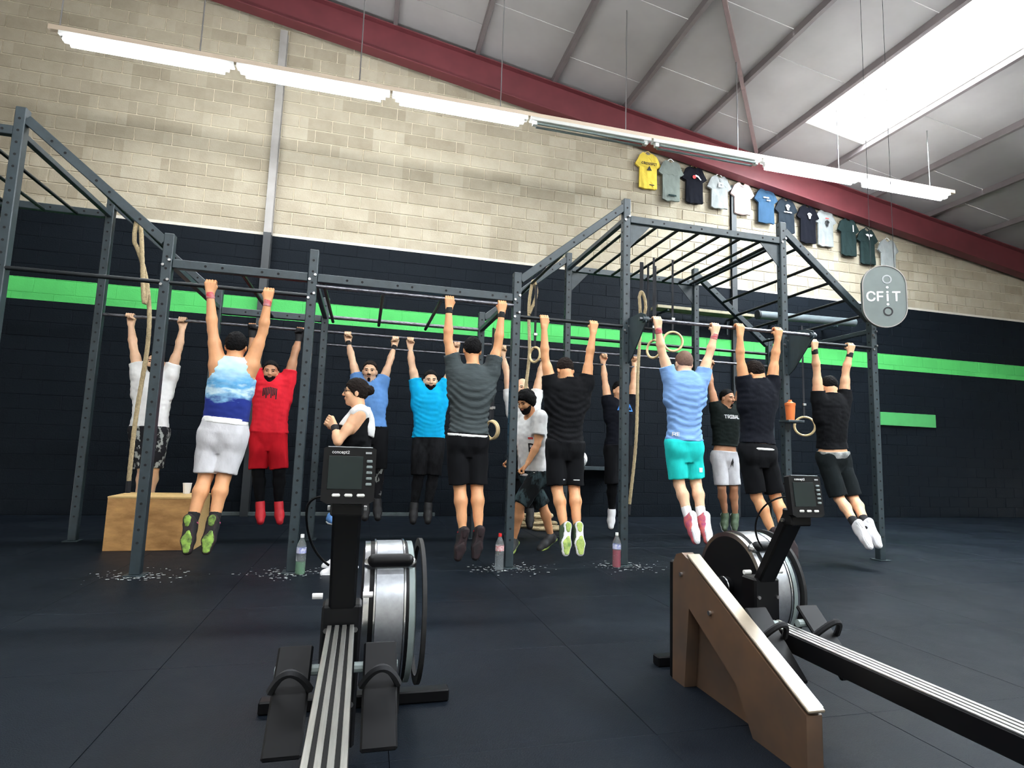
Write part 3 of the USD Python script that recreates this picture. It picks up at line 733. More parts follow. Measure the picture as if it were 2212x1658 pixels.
        noisy(gs, .011, 13, 5, (1, 1, .45)); noisy(gs, .006, 26, 8, (.8, .8, 1.4))
        if folds:
            P3 = np.stack(np.broadcast_arrays(gs.x[:, None, None], gs.y[None, :, None], gs.z[None, None, :]), -1)
            ph = 2 * np.pi * (P3[..., 2] * 17 - 13 * (P3[..., 0] - mid[0]) ** 2 * 3 + 1.6 * meshkit.noise(P3 * np.array([3.5, 3.5, 5.0]), 4)); zz = (P3[..., 2] - cr[2]) / (nb[2] - cr[2])
            gs.F += (folds * np.sin(ph) * np.clip((.9 - zz) * 4, 0, 1) * np.clip(.35 + meshkit.noise(P3 * 6, 9), 0, 1)).astype(np.float32)
        gs.carve(half(cr + u * np.linalg.norm(nb - cr) * hem, -u))
        nk = rc(neck_a - u * .0 + f * .01, neck_b + hu * .05, .068, .085); gs.carve(lambda x, y, z: -nk[0](x, y, z))
        if shirt in ('tank', 'sleeveless'):
            for i in (0, 1):
                dd = unit(e[i] - s[i]); rr = .090 if shirt == 'tank' else .07
                cp = rc(s[i] + unit(s[i] - mid) * .035 - dd * (.04 if shirt == 'tank' else 0.0), s[i] + dd * .2 + unit(s[i] - mid) * .03, rr * build, rr); gs.carve(lambda x, y, z, cp=cp: -cp[0](x, y, z))
        shirt_mesh = gs.mesh()
        sp = part(T, {'tee': 't_shirt', 'tank': 'tank_top', 'sleeveless': 'sleeveless_top'}[shirt], shirt_mesh, shirt_m, True)
    sh_mesh = None
    if shorts_m:
        st = [(-.13, .10, .085, -.01)] + [(q[0], q[1] + .006, q[2] + .006, q[3]) for q in S_ if -.05 < q[0] < waist] + [(waist, float(np.interp(waist, [q[0] for q in S_], [q[1] for q in S_])) + .004, float(np.interp(waist, [q[0] for q in S_], [q[2] for q in S_])) + .004, 0)]
        pr = [(loft(cr, nb, r, f, st), .02)]
        for i in (0, 1):
            d = k[i] - hj[i]; end = hj[i] + d * shorts_to
            pr.append((clip(rc(hj[i] - d * .02, hj[i] + d * (shorts_to + .25), .090 * build, .080 * build), half(end, unit(d))), .007))
            pr.append((ell(hip + (hj[i] - hip) * .95 - f * .045 - u * .03, [r, f, u], (.085, .075, .095)), .03))
        gs = grid([p for p, _ in pr], H, .05)
        for p, kk in pr: gs.add(p, kk, off=.012, pad=.06)
        noisy(gs, .012, 16, 11, (1, 1, .6)); gs.carve(half(cr + u * np.linalg.norm(nb - cr) * waist, u))
        sh_mesh = gs.mesh(); sp2 = part(T, 'shorts' if shorts_to < .98 else 'trousers', sh_mesh, shorts_m, True)
        if waistband:
            L_ = np.linalg.norm(nb - cr); w0, w1 = waistband[1:3]
            bd = [clip((loft(cr, nb, r, f, [(q[0], q[1] + .022, q[2] + .022, q[3]) for q in S_ if q[0] < .6])), half(cr + u * L_ * w1, u), half(cr + u * L_ * w0, -u))]
            part(T, 'waistband', solid(bd, .009), waistband[0], True)
    for i in (0, 1):
        q = a[i] - k[i]
        if leg_m:
            d = k[i] - hj[i]; cm = k[i] + q * .32 - f * .012; pr = [rc(hj[i] + d * .3, k[i], .080 * build, .056 * build)]
            if leg_to is None: pr += [rc(k[i], cm, .053 * build, .058 * build), rc(cm, k[i] + q * .72, .058 * build, .042 * build), rc(k[i] + q * .65, a[i] - q * .02, .042 * build, .038)]
            part(T, 'legging', solid(pr, .010, .02, .006), leg_m, True)
        if sock:
            part(T, 'sock', solid([rc(a[i] - unit(q) * sock[1], a[i] + unit(q) * .03, .041, .038)], .008, .01, .004, [half(a[i] - unit(q) * sock[1], -unit(q))]), sock[0], True)
        # shoe: sole normal away from the shin and towards the back of the body
        ax_ = unit(t[i] - a[i]); nn = -u * .6 - f * .8; nn = unit(nn - ax_ * np.dot(nn, ax_)); sd = np.cross(ax_, nn)
        h0 = a[i] - ax_ * .028 + nn * .030; b0 = a[i] + ax_ * .13 + nn * .034; t0 = a[i] + ax_ * .205 + nn * .036
        up_ = [rc(h0, b0, .036, .045), rc(b0, t0, .045, .033), rc(a[i] + nn * .0 + ax_ * .0, h0 + ax_ * .03, .042, .040), rc(a[i] + ax_ * .035 - nn * .002, b0 - nn * .006, .040, .040), rc(a[i] - unit(q) * .012, a[i] + ax_ * .05, .038, .040)]
        shp = part(T, 'shoe', solid(up_, .0075, .02, .003, [half(h0 + nn * .030, nn)]), shoe[0], True)
        wm = (h0 + b0) / 2 + nn * .008; so = [rc(h0 + nn * .010, wm, .040, .034), rc(wm, b0 + nn * .006, .034, .049), rc(b0 + nn * .006, t0 + nn * .004, .049, .036)]
        part(shp, 'sole', solid(so, .0075, .012, .003, [half(h0 + nn * .036, nn), half(h0 + nn * .012, -nn)]), shoe[1], True)
        tm = shoe[2] if len(shoe) > 2 else shoe[1]; tl = (half(h0 + nn * .042, nn), half(h0 + nn * .030, -nn))
        for nm, pp_ in (('heel_tread', [rc(h0 - ax_ * .002 + nn * .012, h0 + ax_ * .04 + nn * .012, .037, .030)]), ('forefoot_tread', [rc(b0 - ax_ * .055 - sd * .010 + nn * .008, b0 - ax_ * .0 + nn * .008, .028, .046), rc(b0 + nn * .008, t0 + nn * .006, .046, .034)])):
            part(shp, nm, solid(pp_, .008, .01, .002, tl), tm, True)
        if collar: part(shp, 'heel_collar', solid([torus_prim(a[i] - unit(q) * .005, unit(q), .040, .012)], .006), collar, True)
        wd = unit(W[i] - e[i])
        if bands and bands[i]: part(T, 'wristband', solid([rc(W[i] - wd * .035, W[i] + wd * .012, .0335, .031)], .006, .01, 0, [half(W[i] - wd * .045, -wd), half(W[i] + wd * .012, wd)]), bands[i], True)
        if glove:
            gp = [(clip(p, half(g[i] - wd * -.004, wd)), kk) for p, kk in HP[i]]
            gg = grid([p for p, _ in gp], .005)
            for p, kk in gp: gg.add(p, kk + .004, off=.004, pad=.02)
            gg.add(rc(W[i] - wd * .06, W[i] + wd * .01, .031, .031), .01, off=.003)
            part(T, 'glove', gg.mesh(), glove, True)
    for pr_ in prints: decal(sp if pr_.get('on', 'shirt') == 'shirt' else sp2, shirt_mesh if pr_.get('on', 'shirt') == 'shirt' else sh_mesh, pr_, f, r)
    if extra: extra(T, dict(hc=hc, fd=fd, hu=hu, hrr=hrr, W=W, e=e, g=g, a=a, k=k, s=s, mid=mid, nb=nb, cr=cr, u=u, S=S_, r=r, f=f))
    return T
def torus_prim(c, axis, R, r_):
    d, s, t = frame(axis); c = np.asarray(c)
    def fn(x, y, z):
        q = [(x - c[0]) * v[0] + (y - c[1]) * v[1] + (z - c[2]) * v[2] for v in (d, s, t)]
        return np.sqrt((np.sqrt(q[1] ** 2 + q[2] ** 2) - R) ** 2 + q[0] ** 2) - r_
    return fn, c - R - r_, c + R + r_
def decal(parent, m, d, f, r):
    """Lettering or a mark lying on the cloth: its points are pressed onto the nearest surface that faces the given way."""
    side = f * d.get('side', 1); xa = np.cross(Z, side)
    if 'text' in d: pm = text(d['text'], d['h'], V(0, 0, 0), X, Y, .0015, True)
    else: pm = extrude(d['poly'], .0015, V(0, 0, 0), X, Y)
    pm = pm.subdivide_to_size(.025)
    c = np.asarray(d['at'], float); v = pm.vertices
    if d.get('rot'):
        ca, sa = math.cos(d['rot']), math.sin(d['rot']); v = np.column_stack([v[:, 0] * ca - v[:, 1] * sa, v[:, 0] * sa + v[:, 1] * ca, v[:, 2]])
    q = c + v[:, :1] * xa + v[:, 1:2] * Z
    nv = m.vertex_normals; keep = nv @ side > .15; mv = m.vertices[keep]
    P2 = np.column_stack([mv @ xa, mv[:, 2]]); tr = cKDTree(P2); dist, ii = tr.query(np.column_stack([q @ xa, q[:, 2]]), k=4)
    dep = ((mv @ side)[ii] / (dist + .002)).sum(1) / (1 / (dist + .002)).sum(1)
    q = q - np.outer(q @ side, side) + np.outer(dep + .0025 + v[:, 2], side)
    part(parent, d.get('name', 'print'), trimesh.Trimesh(q, pm.faces, process=False), d['m'], False)

J = {}
J['A'] = dict(g=((-1.307,5.15,2.359), (-0.85,5.15,2.337)), e=((-1.267,5.165,1.967), (-0.878,5.165,1.991)), s=((-1.206,5.18,1.692), (-0.956,5.18,1.701)), head=(-1.086,5.21,1.851), hip=(-1.122,5.21,1.112), k=((-1.221,5.18,0.762), (-1.087,5.18,0.764)), a=((-1.262,5.05,0.41), (-1.104,5.05,0.41)), t=((-1.235,4.99,0.163), (-1.119,4.99,0.137)))
J['B'] = dict(g=((0.692,5.15,2.42), (1.194,5.15,2.424)), e=((0.702,5.165,2.041), (1.175,5.165,2.034)), s=((0.781,5.18,1.768), (1.121,5.18,1.782)), head=(0.938,5.21,1.971), hip=(0.929,5.21,1.146), k=((0.872,5.2,0.718), (1.03,5.2,0.72)), a=((0.901,5.1,0.322), (1.043,5.1,0.33)), t=((0.854,5.13,0.095), (1.008,5.13,0.076)))
J['C'] = dict(g=((1.609,5.15,2.323), (2.12,5.15,2.313)), e=((1.638,5.165,1.948), (2.093,5.165,1.981)), s=((1.71,5.18,1.704), (2.07,5.18,1.726)), head=(1.863,5.21,1.844), hip=(1.874,5.21,1.136), k=((1.798,5.19,0.711), (1.97,5.19,0.714)), a=((1.834,5.05,0.354), (1.956,5.05,0.354)), t=((1.786,4.97,0.046), (1.945,4.97,0.035)))
J['D'] = dict(g=((2.597,4.77,2.315), (3.22,4.77,2.306)), e=((2.664,4.785,2.031), (3.177,4.785,2.047)), s=((2.755,4.8,1.797), (3.094,4.8,1.797)), head=(2.924,4.83,1.928), hip=(2.929,4.85,1.17), k=((2.884,4.85,0.794), (3.06,4.85,0.805)), a=((2.891,4.69,0.487), (3.023,4.69,0.487)), t=((2.853,4.57,0.271), (2.967,4.57,0.269)))
J['E'] = dict(g=((3.488,4.77,2.325), (3.928,4.77,2.325)), e=((3.522,4.795,2.028), (3.92,4.795,2.057)), s=((3.583,4.82,1.77), (3.896,4.82,1.789)), head=(3.729,4.85,1.893), hip=(3.715,4.83,1.134), k=((3.706,4.83,0.689), (3.92,4.83,0.692)), a=((3.794,4.71,0.353), (3.933,4.71,0.352)), t=((3.826,4.67,0.118), (3.964,4.67,0.124)))
J['F'] = dict(g=((4.696,5.15,2.335), (5.189,5.15,2.332)), e=((4.764,5.175,2.051), (5.153,5.175,2.066)), s=((4.799,5.2,1.718), (5.139,5.2,1.757)), head=(4.973,5.23,1.864), hip=(5.006,5.25,1.104), k=((4.977,5.15,0.661), (5.159,5.15,0.673)), a=((4.902,4.85,0.395), (5.024,4.85,0.409)), t=((4.919,4.73,0.133), (5.022,4.73,0.141)))
J['G'] = dict(g=((-2.501,6.87,2.355), (-1.99,6.87,2.36)), e=((-2.434,6.855,2.029), (-1.999,6.855,2.042)), s=((-2.349,6.84,1.744), (-2.05,6.84,1.753)), head=(-2.189,6.81,1.865), hip=(-2.19,6.82,1.14), k=((-2.206,6.82,0.752), (-2.111,6.82,0.755)), a=((-2.257,6.95,0.382), (-2.17,6.95,0.383)), t=((-2.224,6.87,0.224), (-2.12,6.87,0.214)))
J['H'] = dict(g=((-1.284,6.87,2.353), (-0.771,6.87,2.349)), e=((-1.256,6.855,2.03), (-0.81,6.855,2.079)), s=((-1.156,6.84,1.768), (-0.855,6.84,1.766)), head=(-1.042,6.81,1.84), hip=(-1.017,6.84,1.135), k=((-1.087,6.81,0.739), (-0.874,6.81,0.743)), a=((-1.051,6.87,0.395), (-0.861,6.87,0.396)), t=((-1.02,6.75,0.24), (-0.823,6.75,0.23)))
J['I'] = dict(g=((-0.248,6.87,2.343), (0.307,6.87,2.332)), e=((-0.183,6.855,2.065), (0.247,6.855,2.04)), s=((-0.104,6.84,1.802), (0.18,6.84,1.797)), head=(0.03,6.81,1.915), hip=(0.091,6.84,1.23), k=((0.049,6.81,0.795), (0.194,6.81,0.798)), a=((0.071,6.87,0.435), (0.2,6.87,0.436)), t=((0.069,6.75,0.282), (0.211,6.75,0.283)))
J['J'] = dict(g=((0.477,6.87,2.335), (1.045,6.87,2.322)), e=((0.506,6.855,2.058), (1.014,6.855,2.054)), s=((0.58,6.84,1.766), (0.905,6.84,1.785)), head=(0.738,6.81,1.85), hip=(0.753,6.84,1.146), k=((0.656,6.81,0.739), (0.823,6.81,0.742)), a=((0.625,6.87,0.398), (0.787,6.87,0.399)), t=((0.612,6.75,0.242), (0.781,6.75,0.243)))
J['K'] = dict(g=((1.623,6.87,2.326), (2.183,6.87,2.32)), e=((1.678,6.855,2.023), (2.112,6.855,2.022)), s=((1.731,6.84,1.729), (2.066,6.84,1.748)), head=(1.875,6.81,1.827), hip=(1.916,6.84,1.159), k=((1.851,6.81,0.707), (2.009,6.81,0.71)), a=((1.89,6.87,0.341), (2.038,6.87,0.341)), t=((1.868,6.77,0.187), (2.019,6.77,0.187)))
J['L'] = dict(g=((2.985,6.87,2.319), (3.443,6.87,2.314)), e=((2.996,6.855,2.018), (3.41,6.855,2.062)), s=((3.039,6.84,1.729), (3.379,6.84,1.746)), head=(3.186,6.81,1.867), hip=(3.195,6.84,1.125), k=((3.097,6.81,0.672), (3.276,6.81,0.674)), a=((3.128,6.87,0.336), (3.295,6.87,0.336)), t=((3.085,6.77,0.141), (3.262,6.77,0.141)))
J['M'] = dict(g=((4.574,6.87,2.35), (5.074,6.87,2.345)), e=((4.561,6.855,2.039), (5.036,6.855,2.054)), s=((4.627,6.84,1.723), (4.961,6.84,1.739)), head=(4.788,6.81,1.856), hip=(4.763,6.84,1.069), k=((4.674,6.79,0.65), (4.858,6.79,0.652)), a=((4.781,6.87,0.283), (4.932,6.87,0.277)), t=((4.703,6.75,0.128), (4.857,6.75,0.128)))
PBAR = .0175
person('A', 'person hanging with back turned in a blue tie-dye tank top and pale grey shorts', J['A'], 0, 'skin1', 1.03, hair_m='hair_blk', shirt='tank', shirt_m='c_tie', hem=.27, shorts_m='c_lgrey', shorts_to=.88, waist=.27,
       shoe=('shoe_blk', 'sole_blk', 'sole_grn'), sock=('sock_blk', .085), bands=('band_red', 'band_red'), face_detail=False, waistband=('c_white', .225, .30), collar='pink')
person('B', 'person hanging with back turned in a grey t-shirt and black shorts', J['B'], 0, 'skin1', 1.05, head=(0, -.05, 0), shirt='tee', shirt_m='c_grey', folds=.005, hem=.16, sleeve=.52, loose=.008, shorts_m='c_black', shorts_to=.93, waist=.17,
       shoe=('shoe_blk', 'sole_blk'), bands=('band_blk', 'band_blk'), face_detail=False, waistband=('c_white', .115, .15), collar='shoe_red')
person('C', 'person hanging with back turned in a black t-shirt, yellow-green shoe soles showing', J['C'], 0, 'skin1', 1.0, head=(0, -.6, 0), hair_m='hair_brn', shirt='tee', shirt_m='c_black', folds=.004, hem=.1, sleeve=.30, loose=.008, shorts_m='c_black', shorts_to=.90, waist=.15,
       shoe=('shoe_grn', 'sole_wht', 'sole_neon'), face_detail=False, prints=[dict(poly=sbox(-.03, -.004, .03, .004), at=(1.96, 5.1, .80), m='print_white', side=-1, on='shorts'), dict(poly=sbox(-.012, -.006, .012, .006), at=(1.84, 5.1, .80), m='print_grey', side=-1, on='shorts')])
person('D', 'person hanging with back turned in a light blue t-shirt and turquoise shorts', J['D'], 0, 'skin3', .95, head=(.1, -.1, 0), hair='shaved', hair_m='hair_shave', shirt='tee', shirt_m='c_lblue', folds=.0035, hem=.13, sleeve=.35, loose=.012, shorts_m='c_teal', shorts_to=.84, waist=.15,
       shoe=('shoe_org', 'sole_wht'), sock=('sock_wht', .12), bands=('band_red', 'band_red'), face_detail=False,
       prints=[dict(text='RE', h=.035, at=(2.80, 4.7, 1.255), m='print_white', side=-1), dict(poly=Polygon([(-.017, -.02), (.017, -.02), (.022, .022), (-.022, .022)]), at=(3.06, 4.7, .93), m='print_white', side=-1, on='shorts')])
person('E', 'person hanging with back turned in a black t-shirt and shorts with a white waistband', J['E'], 0, 'skin1', .98, head=(-.25, -.45, -.25), hair_m='hair_brn', shirt='tee', shirt_m='c_navy', hem=.17, sleeve=.28, loose=.010, shorts_m='c_black', shorts_to=.88, waist=.17,
       shoe=('shoe_blk', 'sole_blk'), face_detail=False, waistband=('c_white', .08, .115))
person('F', 'person hanging at the far right in black with both knees bent back and white shoes', J['F'], 0, 'skin2', .98, head=(.2, -.5, .1), hair_m='hair_blk', shirt='tee', shirt_m='c_black', hem=.2, sleeve=.25, loose=.010, shorts_m='c_dk', shorts_to=.94, waist=.16,
       shoe=('shoe_wht', 'sole_wht'), sock=('sock_blk', .12), bands=('band_blk', 'band_blk'), face_detail=False, waistband=('c_camo', .06, .16))
person('G', 'person hanging and facing the viewer behind the left post in a white t-shirt', J['G'], 1, 'skin3', 1.0, head=(0, -.1, 0), beard='full', shirt='tee', shirt_m='c_white', hem=.10, sleeve=.35, shorts_m='c_patw', shorts_to=.97, waist=.15, shoe=('shoe_blk', 'sole_blk'),
       prints=[dict(text='J', h=.035, at=(-2.13, 6.7, 1.50), m='print_black')])
def drips(at):
    out = []
    for i in range(9): 
        hgt = .05 + .07 * abs(math.sin(i * 2.1 + .6)); out.append(dict(poly=sbox(-.006, -hgt, .006, 0), at=(at[0] - .068 + .017 * i, at[1], at[2] - .004 * abs(i - 4)), m='print_black'))
    return out
person('H', 'bearded person hanging and facing the viewer in a red t-shirt and red shorts', J['H'], 1, 'skin4', 1.05, head=(.05, -.1, 0), hair='short', beard='full', shirt='tee', shirt_m='c_red', hem=.12, sleeve=.32, loose=.028, shorts_m='c_redshort', shorts_to=.90, waist=.14, leg_m='c_black',
       shoe=('shoe_red', 'shoe_red'), glove='band_blk', belly=1.1, prints=drips((-1.02, 6.7, 1.665)))
person('I', 'person hanging and facing the viewer in a mid-blue t-shirt behind the person with glasses', J['I'], 1, 'skin3', .97, head=(-.1, -.08, 0), beard='goatee', hair_m='hair_brn', shirt='tee', shirt_m='c_lblue2', hem=.14, sleeve=.28, shorts_m='c_black', shorts_to=.98, waist=.16, leg_m='c_patw', shoe=('shoe_blk', 'sole_blk'), bands=('band_blk', 'band_blk'))
person('J', 'bearded person hanging and facing the viewer in a bright cyan t-shirt', J['J'], 1, 'skin3', 1.03, head=(0, -.12, 0), beard='full', shirt='tee', shirt_m='c_cyan', folds=.002, hem=.11, sleeve=.30, loose=.03, shorts_m='c_pat', shorts_to=.98, waist=.13, leg_m='c_pat', shoe=('shoe_blk', 'sole_blk'))
person('K', 'bald person hanging behind the middle post in a white t-shirt', J['K'], 1, 'skin3', 1.0, head=(0, -.1, 0), hair=None, shirt='tee', shirt_m='c_white', hem=.13, sleeve=.25, loose=.022, shorts_m='c_black', shorts_to=.98, waist=.15, leg_m='c_black', shoe=('shoe_blk', 'sole_blk'))
person('L', 'person hanging behind a tall post in a dark navy t-shirt with a blue logo', J['L'], 1, 'skin2', .97, head=(.15, -.15, 0), shirt='tee', shirt_m='c_navy', hem=.12, sleeve=.22, shorts_m='c_black', shorts_to=.98, waist=.15, leg_m='c_black', shoe=('shoe_wht', 'sole_blk'),
       prints=[dict(poly=Polygon([(-.045, -.05), (.045, -.05), (0, .05)], [[(-.022, -.035), (.022, -.035), (0, .015)]]), at=(3.165, 6.7, 1.66), m='print_blue'), dict(poly=Polygon([(-.045, -.05), (.045, -.05), (0, .05)], [[(-.022, -.035), (.022, -.035), (0, .015)]]), at=(3.30, 6.7, 1.65), m='print_blue')])
person('M', 'moustached person hanging in a black TRIBAL t-shirt and pale shorts', J['M'], 1, 'skin4', 1.0, head=(.35, -.1, 0), beard='goatee', shirt='tee', shirt_m='c_dgreen', hem=.26, sleeve=.22, loose=.03, shorts_m='c_lgrey', shorts_to=.90, waist=.17, shoe=('shoe_grn', 'sole_wht', 'tread_dk'),
       prints=[dict(text='TRIBAL', h=.048, at=(4.80, 6.7, 1.60), m='print_white'), dict(poly=Polygon([(-.02, .0), (.0, .06), (.02, .0), (.012, -.07), (0, -.02), (-.012, -.07)]), at=(4.80, 6.7, .99), m='print_black', on='shorts')])
# two people standing on the floor
def extras_n(T, q):
    hc, fd, hu, hrr = q['hc'], q['fd'], q['hu'], q['hrr']
    for sg in (-1, 1): part(T, 'spectacle_frame', torus(hc + hrr * sg * .032 + fd * .096 + hu * .006, fd, .024, .0028, 20, 6), 'glasses')
    part(T, 'spectacle_frame', cat_([rod(hc + hrr * .056 + fd * .094 + hu * .01, hc + hrr * .079 - fd * .01 + hu * .006, .0025, 6), rod(hc - hrr * .056 + fd * .094 + hu * .01, hc - hrr * .079 - fd * .01 + hu * .006, .0025, 6), rod(hc - hrr * .009 + fd * .097 + hu * .008, hc + hrr * .009 + fd * .097 + hu * .008, .0025, 6)]), 'glasses')
    S2 = [(t_, a_ + .018, b_ + .016, c_) for t_, a_, b_, c_ in q['S']]
    y = clip(loft(q['cr'], q['nb'], q['r'], q['f'], S2), half(q['cr'] + (q['nb'] - q['cr']) * .66, -q['u'] + q['f'] * .35))
    sh = [y] + [rc(q['mid'] + (q['s'][i] - q['mid']) * .45 - q['u'] * .03, q['s'][i] - q['u'] * .01, .075, .068) for i in (0, 1)]
    nk = rc(q['nb'], q['hc'], .07, .08)
    part(T, 'shoulder_yoke', solid(sh, .009, .03, .014, [lambda x, y_, z: -nk[0](x, y_, z)] + [half(q['s'][i] + unit(q['s'][i] - q['mid']) * .055 - Z * .02, unit(q['s'][i] - q['mid']) - Z * .45) for i in (0, 1)]), 'c_white', True)
FEM = [(-.10, .11, .085, -.01), (.0, .17, .12, -.015), (.12, .182, .128, -.015), (.32, .160, .118, .01), (.52, .162, .125, .015), (.70, .172, .138, .02), (.86, .155, .105, .0), (.96, .095, .075, -.01), (1.03, .056, .055, -.01)]
JN = dict(g=((-.285, 5.12, 1.265), (-.30, 5.215, 1.255)), e=((-.20, 4.985, 1.085), (-.19, 5.40, 1.09)), s=((-.035, 5.035, 1.335), (-.055, 5.37, 1.335)), head=(-.085, 5.19, 1.515), hip=(-.045, 5.2, .90), k=((-.075, 5.10, .49), (-.07, 5.31, .49)), a=((-.05, 5.08, .085), (-.06, 5.33, .085)), t=((-.27, 5.06, .035), (-.28, 5.35, .035)), hf=(unit(V(-.3, .9, .2)), unit(V(-.3, -.9, .2))))
person('N', 'person with glasses and dark hair in a bun, standing with hands at the chest', JN, 0, 'skin2', .97, head=(0, .02, 0), hair='bun', hair_m='hair_brn', shirt='sleeveless', shirt_m='c_black', hem=.0, loose=.014, shorts_m='c_black', shorts_to=.98, waist=.2, leg_m='c_black', shoe=('shoe_wht', 'sole_wht'),
       r=Y, f=-X, hand_b=[unit(V(.35, -.1, .9)), unit(V(.35, .1, .9))], br=.010, bands=('band_blk', None), sec=FEM, extra=extras_n)
JO = dict(g=((1.60, 5.74, .845), (1.50, 6.0, .90)), e=((1.765, 5.745, 1.125), (1.60, 6.12, 1.13)), s=((1.80, 5.80, 1.405), (1.71, 6.13, 1.40)), head=(1.675, 5.90, 1.575), hip=(1.79, 5.99, .815), k=((1.63, 5.86, .50), (1.93, 6.04, .475)), a=((1.60, 5.99, .105), (2.06, 6.10, .13)), t=((1.50, 5.84, .035), (1.87, 6.00, .035)), hf=(unit(V(-.8, .3, -.5)), unit(V(-.8, .3, -.5))))
fo = unit(V(-.85, -.5, 0)); ro = unit(V(.5, -.85, 0))
JO = {k_: (v_ if k_ in ('head', 'hip') else (v_[1], v_[0]) if k_ in ('s', 'e', 'g') and False else v_) for k_, v_ in JO.items()}
person('O', 'dark-haired person in a white t-shirt leaning forward on the floor by a post', JO, 0, 'skin1', .98, head=(0, -.42, 0), hair='full', beard='full', shirt='tee', shirt_m='c_white', hem=.06, sleeve=.62, loose=.02, shorts_m='c_plaid', shorts_to=.98, waist=.15,
       shoe=('shoe_blk', 'sole_neon'), r=-ro, f=fo, hand_b=[unit(V(.3, .9, 0)), unit(V(.3, .9, 0))], br=.012,
       prints=[dict(text='R', h=.09, at=(1.66, 5.80, 1.09), m='print_black'), dict(poly=sbox(-.03, -.01, .03, .01), at=(1.66, 5.80, 1.19), m='print_red')])

# ================================================================ rowing machines
def rower(x0, y0, label, mz=.965, rz=.36):
    """Air rower: rail along y towards the viewer, monitor arm at y0, flywheel drum beyond and to the right of the arm."""
    t = thing('rowing_machine', label, 'rowing machine', (x0, y0 + .3, 0))
    B = lambda xa, xb, ya, yb, za, zb, bev=.006: box(x0 + xa, x0 + xb, y0 + ya, y0 + yb, za, zb, bev)
    # monitor, leaning back a little
    tilt = trimesh.transformations.rotation_matrix(math.radians(-8), [1, 0, 0], V(x0, y0, mz))
    def tm(m): m.apply_transform(tilt); return m
    shell = trimesh.util.concatenate([extrude(Polygon([(-.078, -.078), (-.06, -.088), (.06, -.088), (.078, -.078), (.078, .078), (.066, .084), (-.066, .084), (-.078, .078)]), .03, V(x0, y0 + .0, mz), X, Z)])
    mon = part(t, 'monitor', tm(shell), 'black')
    part(mon, 'bezel_edge', tm(cat_([box(x0 - .066, x0 + .066, y0 - .032, y0 - .0285, mz + .0815, mz + .0845, .0005)])), 'print_grey')
    part(mon, 'screen', tm(box(x0 - .062, x0 + .040, y0 - .0325, y0 - .029, mz - .045, mz + .055, .001)), 'screen')
    for q in range(5): part(mon, 'button', tm(box(x0 + .050, x0 + .068, y0 - .035, y0 - .029, mz + .036 - .0175 * q, mz + .045 - .0175 * q, .002)), 'lamp_off')
    for q in range(3): part(mon, 'button', tm(box(x0 - .046 + .036 * q, x0 - .022 + .036 * q, y0 - .035, y0 - .029, mz - .068, mz - .058, .003)), 'housing')
    part(mon, 'lettering', tm(text('concept2', .0085, V(x0 - .028, y0 - .0325, mz + .067), X, Z, .001, True)), 'print_white', False)
    part(mon, 'lettering', tm(box(x0 + .046, x0 + .064, y0 - .0338, y0 - .0325, mz + .063, mz + .069)), 'print_grey', False)
    # arm, post and rail
    arm = part(t, 'monitor_arm', cat_([bar((x0, y0 + .035, mz - .065), (x0, y0 + .25, .50), .088, .045, .008, side=X), B(-.05, .05, .0, .06, mz - .125, mz - .055)]), 'black')
    for z_, s_ in ((mz - .105, -1), (mz - .105, 1)): part(arm, 'pivot_bolt', rod((x0 + s_ * .046, y0 + .05, z_), (x0 + s_ * .060, y0 + .05, z_), .008, 8), 'bolt')
    post = part(t, 'front_post', B(-.065, .065, .22, .32, .06, .52, .008), 'black')
    for sx in (-.048, .048):
        for z_ in (.20, .44): part(post, 'bolt', rod((x0 + sx, y0 + .222, z_), (x0 + sx, y0 + .212, z_), .008, 8), 'bolt')
    for s_ in (-1, 1): part(post, 'clamp_screw', rod((x0 + s_ * .066, y0 + .25, .545), (x0 + s_ * .10, y0 + .25, .545), .010, 10), 'white')
    rail = part(t, 'rail', cat_([B(-.045, .045, -1.55, .21, rz - .075, rz, .004)]), 'black')
    for dx in (-.036, -.012, .012, .036): part(rail, 'rail_track', B(dx - .007, dx + .007, -1.54, .205, rz, rz + .006, .001), 'alu')
    part(t, 'rear_leg', cat_([bar((x0, y0 - 1.45, rz - .07), (x0 - .2, y0 - 1.5, .02), .05, .03), bar((x0, y0 - 1.45, rz - .07), (x0 + .2, y0 - 1.5, .02), .05, .03)]), 'black')
    for s_ in (-1, 1):
        ft = part(t, 'foot_stretcher', bar((x0 + s_ * .13, y0 - .10, .20), (x0 + s_ * .13, y0 + .14, .42), .105, .018, .006, side=X), 'black')
        part(ft, 'foot_strap', tube(curve([(x0 + s_ * .13 - .055, y0 + .03, .33), (x0 + s_ * .13, y0 - .03, .40), (x0 + s_ * .13 + .055, y0 + .03, .33)], 14), .012, 6), 'strap')
        part(ft, 'stretcher_axle', rod((x0 + s_ * .05, y0 + .10, .36), (x0 + s_ * .185, y0 + .10, .36), .016, 10), 'lamp_off')
    # flywheel drum
    c = V(x0 + .165, y0 + .60, .40); R, w = .268, .20
    def ring(prof): 
        m = trimesh.creation.revolve(np.array(prof), sections=72); m.apply_transform(trimesh.transformations.rotation_matrix(math.pi / 2, [0, 1, 0])); m.apply_translation(c); return m
    dr = part(t, 'flywheel_drum', ring([(.0, -w / 2), (R - .03, -w / 2), (R - .008, -w / 2 + .008), (R, -w / 2 + .03), (R, w / 2 - .03), (R - .008, w / 2 - .008), (R - .03, w / 2), (0, w / 2)]), 'black', 25)
    part(dr, 'drum_band', ring([(R - .002, -.052), (R + .004, -.050), (R + .004, .050), (R - .002, .052), (R - .002, -.052)]), 'cage', 25)
